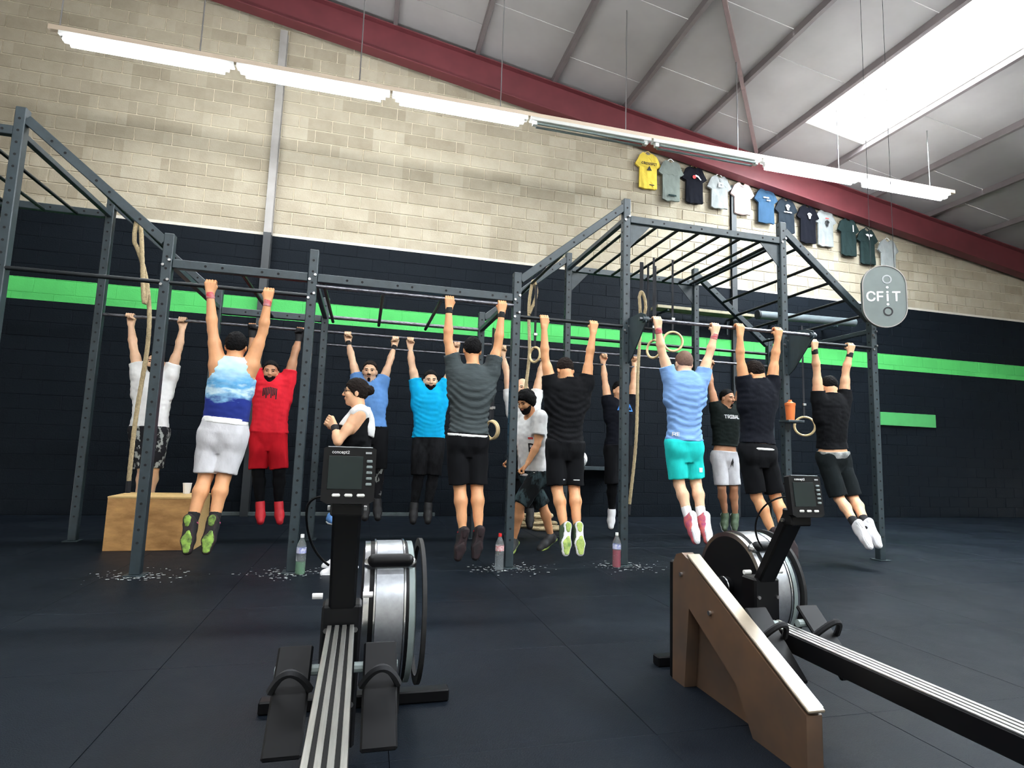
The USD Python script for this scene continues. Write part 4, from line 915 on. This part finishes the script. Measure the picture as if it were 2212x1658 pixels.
    for sx in (-1, 1): part(dr, 'band_edge', ring([(R, sx * .055 - .003), (R + .009, sx * .055 - .003), (R + .009, sx * .055 + .003), (R, sx * .055 + .003), (R, sx * .055 - .003)]), 'chrome', 25)
    for sx in (-1, 1): part(dr, 'shoulder_ring', ring([(R - .02, sx * .083 - .014), (R + .001, sx * .083 - .012), (R + .001, sx * .083 + .008), (R - .02, sx * .083 + .014), (R - .02, sx * .083 - .014)]), 'chrome' if sx < 0 else 'lamp_off', 25)
    part(dr, 'guard_ring', ring([(R - .02, w / 2 + .02), (R + .012, w / 2 + .02), (R + .012, w / 2 + .035), (R - .02, w / 2 + .035), (R - .02, w / 2 + .02)]), 'rubber', 25)
    hb = part(dr, 'hub', cat_([rod(c - X * (w / 2 + .085), c - X * (w / 2 - .01), .046, 24)]), 'black')
    for q in (.03, .075): part(hb, 'hub_ring', torus(c - X * (w / 2 + q), X, .046, .004, 28, 6), 'chrome')
    gr = [c + (R + .018) * V(0, -math.cos(an), math.sin(an)) for an in (math.radians(52),)][0]
    part(dr, 'carry_grip', solid([rc(gr - X * .062, gr + X * .062, .026, .026)], .006), 'black', True)
    part(dr, 'grip_mount', solid([rc(gr - X * .072 + V(0, .012, -.012), gr + X * .072 + V(0, .012, -.012), .028, .028)], .006), 'chrome', True)
    part(t, 'front_foot', cat_([B(-.30, .45, .66, .72, .0, .05), B(.10, .23, .5, .7, .03, .16)]), 'black')
    part(t, 'cable', tube(curve([(x0 - .05, y0 + .02, .90), (x0 - .10, y0 + .03, .89), (x0 - .125, y0 + .10, .83), (x0 - .10, y0 + .16, .72), (x0 - .05, y0 + .18, .66)], 30), .004, 6), 'black')
    return t
rower(-.035, 1.86, 'rowing machine with black monitor and silver flywheel band, nearest the middle of the floor', rz=.455)
rower(1.80, 2.06, 'rowing machine with slanting monitor arm beside the flare-tinted brown frame', mz=.905, rz=.34)
# inclined frame beside the right rower
fr = thing('inclined_frame', 'flare-tinted brown inclined frame with pale top strip and bolts, left of a rowing machine', 'frame', (1.5, 2.1, 0))
prof = Polygon([(1.72, .0), (1.72, .20), (2.44, .575), (2.50, .60), (2.55, .585), (2.58, .54), (2.585, .0), (2.48, .0), (2.44, .36), (2.1, .16), (2.0, .0)])
part(fr, 'side_panel', extrude(prof, .06, V(1.50, 0, 0), Y, Z), 'flare_brown_panel')
part(fr, 'end_cap', box(1.495, 1.60, 2.585, 2.61, .0, .55, .01), 'black')
part(fr, 'inner_panel', extrude(Polygon([(1.74, .0), (1.74, .19), (2.44, .55), (2.5, .0)]), .02, V(1.562, 0, 0), Y, Z), 'flare_brown_panel')
part(fr, 'top_strip', bar((1.535, 1.71, .213), (1.535, 2.46, .597), .068, .012, .003, side=X), 'strip')
for y_, z_ in ((2.50, .50), (2.27, .385)): part(fr, 'bolt', rod((1.50, y_, z_), (1.490, y_, z_), .010, 10), 'bolt')
for q in range(2): part(fr, 'ridge', bar((1.592 + .012 * q, 1.76, .20), (1.592 + .012 * q, 2.3, .47), .007, .012, .002, side=X), 'alu')

# ================================================================ plyo box, cup, bottles, shaker
pb = thing('plyo_box', 'brown plywood jump box behind the hanging tank-top legs', 'jump box', (-1.9, 6.8, 0))
bx0, bx1, by0, by1, bz = -2.30, -1.53, 6.27, 6.77, .505
part(pb, 'front_panel', box(bx0, bx1, by0, by0 + .018, 0, bz - .018, .001), 'ply')
part(pb, 'side_panel', box(bx1 - .018, bx1, by0 + .018, by1 - .018, 0, bz - .018, .001), 'ply_edge')
part(pb, 'side_panel', box(bx0, bx0 + .018, by0 + .018, by1 - .018, 0, bz - .018, .001), 'ply_edge')
part(pb, 'back_panel', box(bx0, bx1, by1 - .018, by1, 0, bz - .018, .001), 'ply')
part(pb, 'top_panel', box(bx0 - .003, bx1 + .003, by0 - .003, by1, bz - .018, bz, .002), 'ply_edge')
cp = thing('paper_cup', 'white paper cup on the plywood jump box', 'cup', (-1.74, 6.68, bz))
part(cp, 'cup', lathe([(0, 0), (.032, 0), (.043, .105), (.041, .105), (.031, .006), (0, .006)], (-1.74, 6.68, bz)), 'white')
part(cp, 'rim', torus((-1.74, 6.68, bz + .105), Z, .042, .0025, 28, 6), 'white')
def bottle(x, y, label, liquid, lab, cap, fill):
    t = thing('drink_bottle', label, 'bottle', (x, y, 0))
    pr = [(0, .0), (.034, .0), (.039, .008), (.039, .02)]
    for k in range(7): pr += [(.0375, .028 + .018 * k), (.0395, .037 + .018 * k)]
    pr += [(.0385, .165), (.0385, .215), (.034, .24), (.020, .272), (.0135, .288), (.0135, .305), (0, .305)]
    part(t, 'bottle_body', lathe(pr, (x, y, 0)), 'pet', 40)
    part(t, 'drink', lathe([(0, .003), (.0345, .003), (.0365, .02), (.0365, fill), (0, fill)], (x, y, 0)), liquid, 40)
    part(t, 'label', lathe([(.0388, .168), (.0395, .168), (.0395, .213), (.0388, .213), (.0388, .168)], (x, y, 0)), lab, 40)
    part(t, 'cap', lathe([(0, .29), (.0155, .29), (.0155, .312), (.014, .318), (0, .318)], (x, y, 0)), cap, 40)
bottle(-.435, 5.09, 'clear plastic bottle with greenish drink and a blue label at the left post foot', 'liq_green', 'label_blue', 'white', .10)
bottle(1.235, 5.08, 'clear plastic bottle with a red label and red cap by the middle post', 'liq_water', 'label_red', 'cap_red', .13)
bottle(2.375, 5.10, 'plastic bottle with red drink and a blue label by the tall post', 'liq_red', 'label_blue', 'white', .16)
sk = thing('shaker_bottle', 'orange shaker on the bracket of the right tall post', 'shaker', (4.285, 5.03, 1.462))
part(sk, 'beaker', lathe([(0, 0), (.040, 0), (.050, .15), (.047, .15), (.038, .006), (0, .006)], (4.285, 5.03, 1.461)), 'orange')
part(sk, 'lid', lathe([(0, .15), (.053, .15), (.053, .175), (.030, .185), (.018, .195), (.018, .21), (0, .21)], (4.285, 5.03, 1.461)), 'orange')
for i, (x, y) in enumerate(((-.51, 5.17), (1.34, 5.17), (2.47, 5.17), (-1.65, 5.17))):
    fl_ = []
    for q in range(150):
        a_, d_ = rng.random() * 6.283, abs(rng.normal()) * .16
        px, py = x + math.cos(a_) * d_ * 1.3, y - .04 + math.sin(a_) * d_ * .8; s_ = .004 + .012 * rng.random() ** 2
        m = trimesh.creation.cylinder(radius=s_, height=.0012, sections=6); m.apply_scale([1, .6, 1]); m.apply_translation([px, py, .0006]); fl_.append(m)
    single('chalk_dust', cat_(fl_), 'chalk', 'white chalk crumbs on the mats round ' + ('the post left of the centre bay', 'the middle post', 'the tall left post of the ladder', 'the leftmost hanging post')[i], 'chalk', kind='stuff', smooth=False)
# ================================================================ ropes, rings, straps
def rope(label, pts, loop, rr=.019):
    t = thing('climbing_rope', label, 'rope', pts[0])
    part(t, 'strands', tube(curve(pts, 110), rr, 18, 26.0), 'rope')
    if loop: part(t, 'loop', tube(curve(loop, 60), rr, 18, 26.0), 'rope')
    part(t, 'whipping', tube(curve(pts, 110)[-6:], rr * 1.15, 10), 'strap')
    return t
rope('thick climbing rope looped over a rung at the far left', [(-2.20, 6.0, 2.88), (-2.06, 6.0, 2.45), (-2.02, 6.02, 1.95), (-2.05, 6.03, 1.4), (-2.06, 6.03, .8), (-2.06, 6.04, .56)], [(-2.20, 6.0, 2.88), (-2.215, 5.98, 3.02), (-2.20, 5.985, 3.14), (-2.16, 5.975, 3.0), (-2.06, 5.97, 2.5)])
rope('thin climbing rope hanging beside the middle post from a sloping rung', [(1.83, 6.36, 2.99), (1.805, 6.36, 2.75), (1.825, 6.36, 2.2), (1.79, 6.36, 1.75), (1.77, 6.36, 1.25), (1.77, 6.36, .8)], [(1.83, 6.36, 2.99), (1.855, 6.35, 3.06), (1.88, 6.35, 3.0), (1.87, 6.35, 2.82), (1.81, 6.35, 2.66)])
rope('long climbing rope right of the tall post, its end near the floor', [(3.15, 6.2, 2.95), (3.165, 6.2, 2.66), (3.14, 6.2, 2.05), (3.12, 6.2, 1.22), (3.06, 6.2, .63), (3.03, 6.2, .36)], [(3.15, 6.2, 2.95), (3.18, 6.19, 3.02), (3.215, 6.19, 2.95), (3.215, 6.19, 2.75), (3.165, 6.19, 2.64)])
sp_ = thing('rope_sling', 'black webbing sling carrying the long rope under the flat ladder', 'sling', (3.15, 6.2, 3.0))
part(sp_, 'webbing', cat_([bar((3.17, 6.2, 3.0), (3.17, 6.2, 3.40), .03, .006), bar((3.19, 6.2, 3.0), (3.19, 6.2, 3.40), .03, .006)]), 'strap', kind='stuff')
coil = []
for i, (R_, z_) in enumerate(((.17, .028), (.19, .075), (.15, .125), (.17, .17))):
    coil.append(curve([(2.40 + .03 * math.sin(i * 2) + R_ * 1.3 * math.cos(a_ + i), 7.75 + R_ * .8 * math.sin(a_ + i), z_ + .012 * math.sin(2 * a_)) for a_ in np.linspace(0, 6.1, 16)], 60))
cr_ = thing('battle_rope', 'coiled thick rope heap on the mats behind the leaning person', 'rope', (2.4, 7.75, 0))
for q in coil: part(cr_, 'coil_turn', tube(q, .026, 14, 20.0), 'rope')
part(cr_, 'rope_end', tube(curve([(2.55, 7.62, .03), (2.75, 7.5, .028), (2.55, 7.42, .028), (2.28, 7.5, .028)], 40), .026, 14, 20.0), 'rope')
def gym_ring(label, x, y, z, top, axis=(0, 1, .05), R=.105):
    t = thing('gym_ring', label, 'gym ring', (x, y, z))
    part(t, 'ring', torus((x, y, z), axis, R, .0145, 44, 12), 'wood_ring')
    sg = part(t, 'strap', cat_([bar((x - .004, y, z + R - .016), (x - .004, y, top), .026, .004), ]), 'strap')
    part(sg, 'buckle', box(x - .022, x + .022, y - .014, y + .010, z + R + .14, z + R + .17, .003), 'bolt')
gym_ring('wooden gym ring hanging low behind the grey t-shirt', 1.43, 6.55, 1.28, 2.5, (1, .8, 0))
gym_ring('second wooden gym ring hanging low behind the grey t-shirt, slightly to the right', 1.47, 6.60, 1.29, 2.5, (1, .6, .1))
gym_ring('wooden gym ring seen edge-on left of the turquoise-shorts arm', 3.24, 6.0, 2.29, 3.40, (1, .35, 0))
gym_ring('wooden gym ring seen round above the light blue t-shirt', 3.49, 6.0, 2.40, 3.40, (.2, 1, 0), .115)
gym_ring('wooden gym ring below the orange shaker', 5.32, 6.0, 1.47, 2.75, (.75, 1, 0), .115)
gym_ring('small wooden gym ring beside the thin climbing rope', 1.86, 6.25, 2.16, 2.99, (1, .5, 0), .085)
for x, l in ((3.32, 'black suspension straps hanging from the flat ladder, left pair'), (3.42, 'black suspension strap hanging from the flat ladder beside the round ring')):
    t = thing('suspension_strap', l, 'strap', (x, 6.3, 3.4))
    part(t, 'webbing', bar((x, 6.3, 2.62), (x, 6.3, 3.41), .028, .005), 'strap')
    part(t, 'grip', rod((x - .05, 6.3, 2.6), (x + .05, 6.3, 2.6), .016, 12), 'rubber')
# ================================================================ things on the wall
def wall_shirt(i, x, zt, zb, m, label, hanger='housing', prints=()):
    t = thing('t_shirt', label, 't-shirt', (x, 9.03, zt))
    h = zt - zb; yb = 9.03 - .030 * (i % 2)
    o = Polygon([(-.06, -.035), (-.10, -.03), (-.16, -.075), (-.245, -.25), (-.175, -.29), (-.16, -.24), (-.165, -h + .02), (-.09, -h), (.09, -h + .012), (.165, -h + .01), (.158, -.24), (.18, -.29), (.245, -.24), (.155, -.075), (.10, -.03), (.06, -.035), (.03, -.065), (-.03, -.065)]).buffer(.012)
    mm = trimesh.creation.extrude_polygon(o, .028, engine='earcut').subdivide_to_size(.10)
    v = mm.vertices.copy(); fr_ = v[:, 2] > .014
    d_ = .5 + .5 * np.clip(np.array([o.exterior.distance(Point(p[0], p[1])) for p in v]) / .05, 0, 1)
    fold = (meshkit.noise(np.column_stack([v[:, 0] * 22, v[:, 1] * 6, v[:, 0] * 0 + i * 3.1])) - .5) * .03
    y_ = np.where(fr_, -(.022 * d_ + fold * d_ + .012), .008)
    wv = np.column_stack([x + v[:, 0], yb + y_, zt + v[:, 1] + .006 * np.sin(v[:, 0] * 40 + i)])
    mm = trimesh.Trimesh(wv, mm.faces, process=False); mm.fix_normals()
    sh = part(t, 'cloth', mm, m, 40)
    part(t, 'hanger', tube(curve([(x - .15, 9.05, zt - .07), (x - .05, yb, zt - .005), (x, yb, zt + .025), (x + .05, yb, zt - .005), (x + .15, 9.05, zt - .07)], 30), .009, 8), hanger)
    part(t, 'hook', tube(curve([(x, yb, zt + .02), (x, yb, zt + .06), (x + .02, yb, zt + .085), (x + .035, 9.05, zt + .065)], 16), .003, 6), 'bolt')
    for kind, a_, px, pz, mt in prints:
        yy = yb - .062
        if isinstance(kind, str): pm = text(kind, a_, V(x + px, yy, zt + pz), X, Z, .003, True)
        else: pm = extrude(kind, .003, V(x + px, yy, zt + pz), X, Z)
        part(sh, 'print', pm, mt, False)
M['ws_yel'] = cloth('wall_shirt_yellow', srgb(208, 184, 74)); M['ws_gr'] = cloth('wall_shirt_grey', srgb(112, 120, 114)); M['ws_gr2'] = cloth('wall_shirt_grey_melange', srgb(140, 144, 144))
M['ws_blk'] = cloth('wall_shirt_black', srgb(8, 10, 20)); M['ws_pink'] = cloth('wall_shirt_pink', srgb(222, 200, 198)); M['ws_blue'] = cloth('wall_shirt_blue', srgb(50, 78, 104)); M['ws_dk'] = cloth('wall_shirt_charcoal', srgb(34, 42, 50)); M['ws_dkg'] = cloth('wall_shirt_dark_green', srgb(30, 46, 46))
tri = Polygon([(-.05, -.04), (.05, -.04), (0, .05)]); sq = sbox(-.05, -.045, .05, .045).difference(sbox(-.015, -.02, .03, .02))
skl = Polygon([(-.055, .03), (-.02, .06), (.02, .06), (.055, .03), (.03, -.01), (.02, -.06), (-.02, -.06), (-.03, -.01)]).difference(sbox(-.02, .0, -.006, .03)).difference(sbox(.006, .0, .02, .03))
wing = Polygon([(-.09, .04), (-.03, .05), (0, .03), (.03, .05), (.09, .04), (.06, -.0), (.02, .0), (0, -.08), (-.02, .0), (-.06, 0)])
dot = Point(0, 0).buffer(.035); bone = Polygon([(-.01, .02), (.05, -.0), (.10, -.05), (.12, -.04), (.10, -.02), (.06, .03), (.0, .05)])
WS = [(4.74, 6.55, 5.86, 'ws_yel', 'yellow t-shirt on a hanger, first of the row on the block wall', 'ply_edge', [('CROSSFIT', .045, 0, -.24, 'print_black'), (tri, 0, 0, -.33, 'print_black'), (sbox(-.05, -.008, .05, .008), 0, .05, -.64, 'print_black')]),
      (5.19, 6.46, 5.68, 'ws_gr', 'greenish grey t-shirt next to the yellow one', 'housing', [(sbox(-.08, -.015, .08, .015), 0, 0, -.70, 'ws_dkg')]),
      (5.69, 6.44, 5.72, 'ws_blk', 'black t-shirt with red and white chest print', 'ply_edge', [(dot, 0, -.03, -.24, 'print_red'), (bone, 0, .0, -.24, 'print_white')]),
      (6.2, 6.33, 5.68, 'ws_gr2', 'small grey t-shirt with a dark square print', 'housing', [(sq, 0, 0, -.22, 'print_grey')]),
      (6.72, 6.28, 5.65, 'ws_pink', 'pale pink t-shirt on a wooden hanger', 'ply_edge', [(sbox(-.05, -.012, .05, .012), 0, 0, -.10, 'print_grey'), (sbox(-.015, -.015, .015, .015), 0, .07, -.22, 'print_grey')]),
      (7.22, 6.23, 5.53, 'ws_blue', 'blue t-shirt with small white chest marks', 'ws_blue', [(sbox(-.06, -.012, .06, .012), 0, -.03, -.22, 'print_white'), (sbox(-.04, -.012, .04, .012), 0, .02, -.27, 'print_white')]),
      (7.70, 6.10, 5.41, 'ws_dk', 'charcoal t-shirt with white crest, behind the rig post top', 'ws_dk', [(skl, 0, 0, -.20, 'print_white'), (sbox(-.09, -.01, .09, .012), 0, 0, -.30, 'print_white')]),
      (8.17, 6.02, 5.25, 'ws_blk', 'black t-shirt with a grey emblem, right of the charcoal one', 'ws_dk', [(skl, 0, 0, -.24, 'print_grey')]),
      (8.61, 6.0, 5.25, 'ws_gr2', 'white-grey t-shirt with a dark animal-like print', 'ws_gr2', [(skl, 0, 0, -.30, 'print_black'), (sbox(-.04, -.01, .04, .01), 0, 0, -.20, 'print_red')]),
      (9.13, 5.88, 5.11, 'ws_dkg', 'dark green-grey t-shirt with a narrow white mark', 'ws_dk', [(sbox(-.012, -.07, .012, .07), 0, .07, -.22, 'print_white')]),
      (9.62, 5.74, 5.0, 'ws_dkg', 'dark green t-shirt with a white winged emblem', 'ws_dk', [(wing, 0, 0, -.18, 'print_white')]),
      (10.10, 5.57, 4.85, 'ws_gr2', 'pale t-shirt at the right end of the row', 'housing', [])]
for i, w_ in enumerate(WS): wall_shirt(i, *w_)
# pale plank and grey tube on the painted wall
pl = single('wall_plank', box(4.78, 6.72, 8.72, 8.98, 3.585, 3.64, .006), 'plank', 'pale wooden plank shelf on the dark wall behind the rings', 'shelf')
wt = thing('rolled_tube', 'long silver-grey tube lying on wall brackets at the right', 'tube', (7.9, 8.8, 3.7))
part(wt, 'tube', rod((6.86, 8.8, 3.66), (9.0, 8.8, 3.70), .075, 24), 'tube_grey'); part(wt, 'end_cap', rod((6.83, 8.8, 3.66), (6.87, 8.8, 3.66), .082, 24), 'col_dk')
part(wt, 'bracket', cat_([box(7.3, 7.34, 8.72, 9.1, 3.555, 3.585), ]), 'rig'); part(wt, 'bracket', box(8.5, 8.54, 8.72, 9.1, 3.565, 3.595), 'rig')
for x in (5.0, 6.4): part(thing('shelf_bracket', 'steel bracket under the %s end of the pale wall plank' % ('left' if x < 6 else 'right'), 'bracket', (x, 8.9, 3.5)), 'arm', cat_([box(x - .015, x + .015, 8.75, 9.1, 3.555, 3.583), box(x - .015, x + .015, 9.07, 9.1, 3.3, 3.56)]), 'rig')
# shelf with balls, low on the wall
shf = thing('ball_shelf', 'low black wall shelf carrying medicine balls', 'shelf', (3.4, 8.9, .8))
part(shf, 'board', box(2.7, 4.1, 8.72, 9.1, .78, .80, .003), 'rig'); part(shf, 'lip', box(2.7, 4.1, 8.71, 8.725, .78, .84, .003), 'rig')
def ball(x, y, z, R, m, m2, label):
    t = thing('medicine_ball', label, 'ball', (x, y, z)); s_ = trimesh.creation.icosphere(4, R); s_.apply_translation([x, y, z + R]); part(t, 'shell', s_, m, True)
    part(t, 'seam', torus((x, y, z + R), V(.6, .3, .6), R, .004, 40, 6), m2)
ball(3.44, 8.90, .80, .15, 'c_white', 'print_grey', 'cream white medicine ball on the low wall shelf')
ball(3.02, 8.90, .80, .15, 'rubber', 'strap', 'black medicine ball on the low wall shelf, left of the white one')
# hanging sign
sg_ = thing('hanging_sign', 'rounded grey CFiT sign hanging at the right end of the rig', 'sign', (5.40, 4.9, 2.85))
def stad(w, h): return sbox(-w / 2 + .0, -h / 2 + w / 2, w / 2, h / 2 - w / 2).union(Point(0, h / 2 - w / 2).buffer(w / 2)).union(Point(0, -h / 2 + w / 2).buffer(w / 2))
xa = unit(V(.93, -.36, 0)); za = Z; cs = V(5.43, 4.9, 2.86)
nrm_ = np.cross(xa, za)
part(sg_, 'board', extrude(stad(.46, .70), .03, cs - nrm_ * .03, xa, za), 'sign')
part(sg_, 'rim', extrude(stad(.46, .70).difference(stad(.44, .68)), .008, cs, xa, za), 'col_up')
part(sg_, 'lettering', text('CF', .105, cs - xa * .10, xa, za, .004, True), 'print_white', False)
part(sg_, 'lettering', text('i', .105, cs + xa * .03, xa, za, .004, True), 'print_white', False)
part(sg_, 'lettering', text('T', .105, cs + xa * .12, xa, za, .004, True), 'print_white', False)
for dz, m_ in ((.19, 'print_grey'), (-.17, 'print_black')): part(sg_, 'emblem', extrude(Point(0, 0).buffer(.05).difference(Point(0, 0).buffer(.036)), .004, cs + xa * .03 + Z * dz, xa, za), m_, False)
for dz in (.10, -.09): part(sg_, 'emblem', extrude(Point(0, 0).buffer(.014), .004, cs + xa * .03 + Z * dz, xa, za), 'print_white', False)
for s_ in (-.12, .12):
    part(sg_, 'hanging_wire', rod(cs + xa * s_ + Z * .30 - nrm_ * .015, (cs[0] + xa[0] * s_, cs[1] + xa[1] * s_, roof_z(cs[0] + xa[0] * s_) + .01), .0025, 6), 'strap')
# trainers left on the floor near the wall
tr_ = thing('trainer', 'blue and white trainer standing on the mats beside the monitor arm', 'shoe', (.0, 8.2, 0))
a_, u_ = V(-.55, 8.35, .0), V(.3, -.95, 0) / 1.0
a_ = V(-.38, 8.3, 0); d_ = unit(V(.25, -.97, 0))
part(tr_, 'upper', solid([rc(a_ + Z * .05, a_ + d_ * .15 + Z * .045, .042, .045), rc(a_ + d_ * .15 + Z * .045, a_ + d_ * .22 + Z * .04, .045, .034), rc(a_ + Z * .05, a_ + Z * .10 + d_ * .02, .04, .036)], .0075, .02, 0, [half(a_ + Z * .012, -Z)]), 'c_lblue2', True)
part(tr_, 'sole', solid([rc(a_ + Z * .02, a_ + d_ * .15 + Z * .02, .046, .050), rc(a_ + d_ * .15 + Z * .02, a_ + d_ * .22 + Z * .02, .050, .038)], .0075, .02, 0, [half(a_, -Z), half(a_ + Z * .022, Z)]), 'shoe_wht', True)
# small green painted panel low on the wall at the right
single('green_wall_panel', box(9.82, 11.2, 9.06, 9.098, 1.78, 2.04, .004), 'green_panel', 'short green painted panel low on the dark wall at the far right', 'panel')
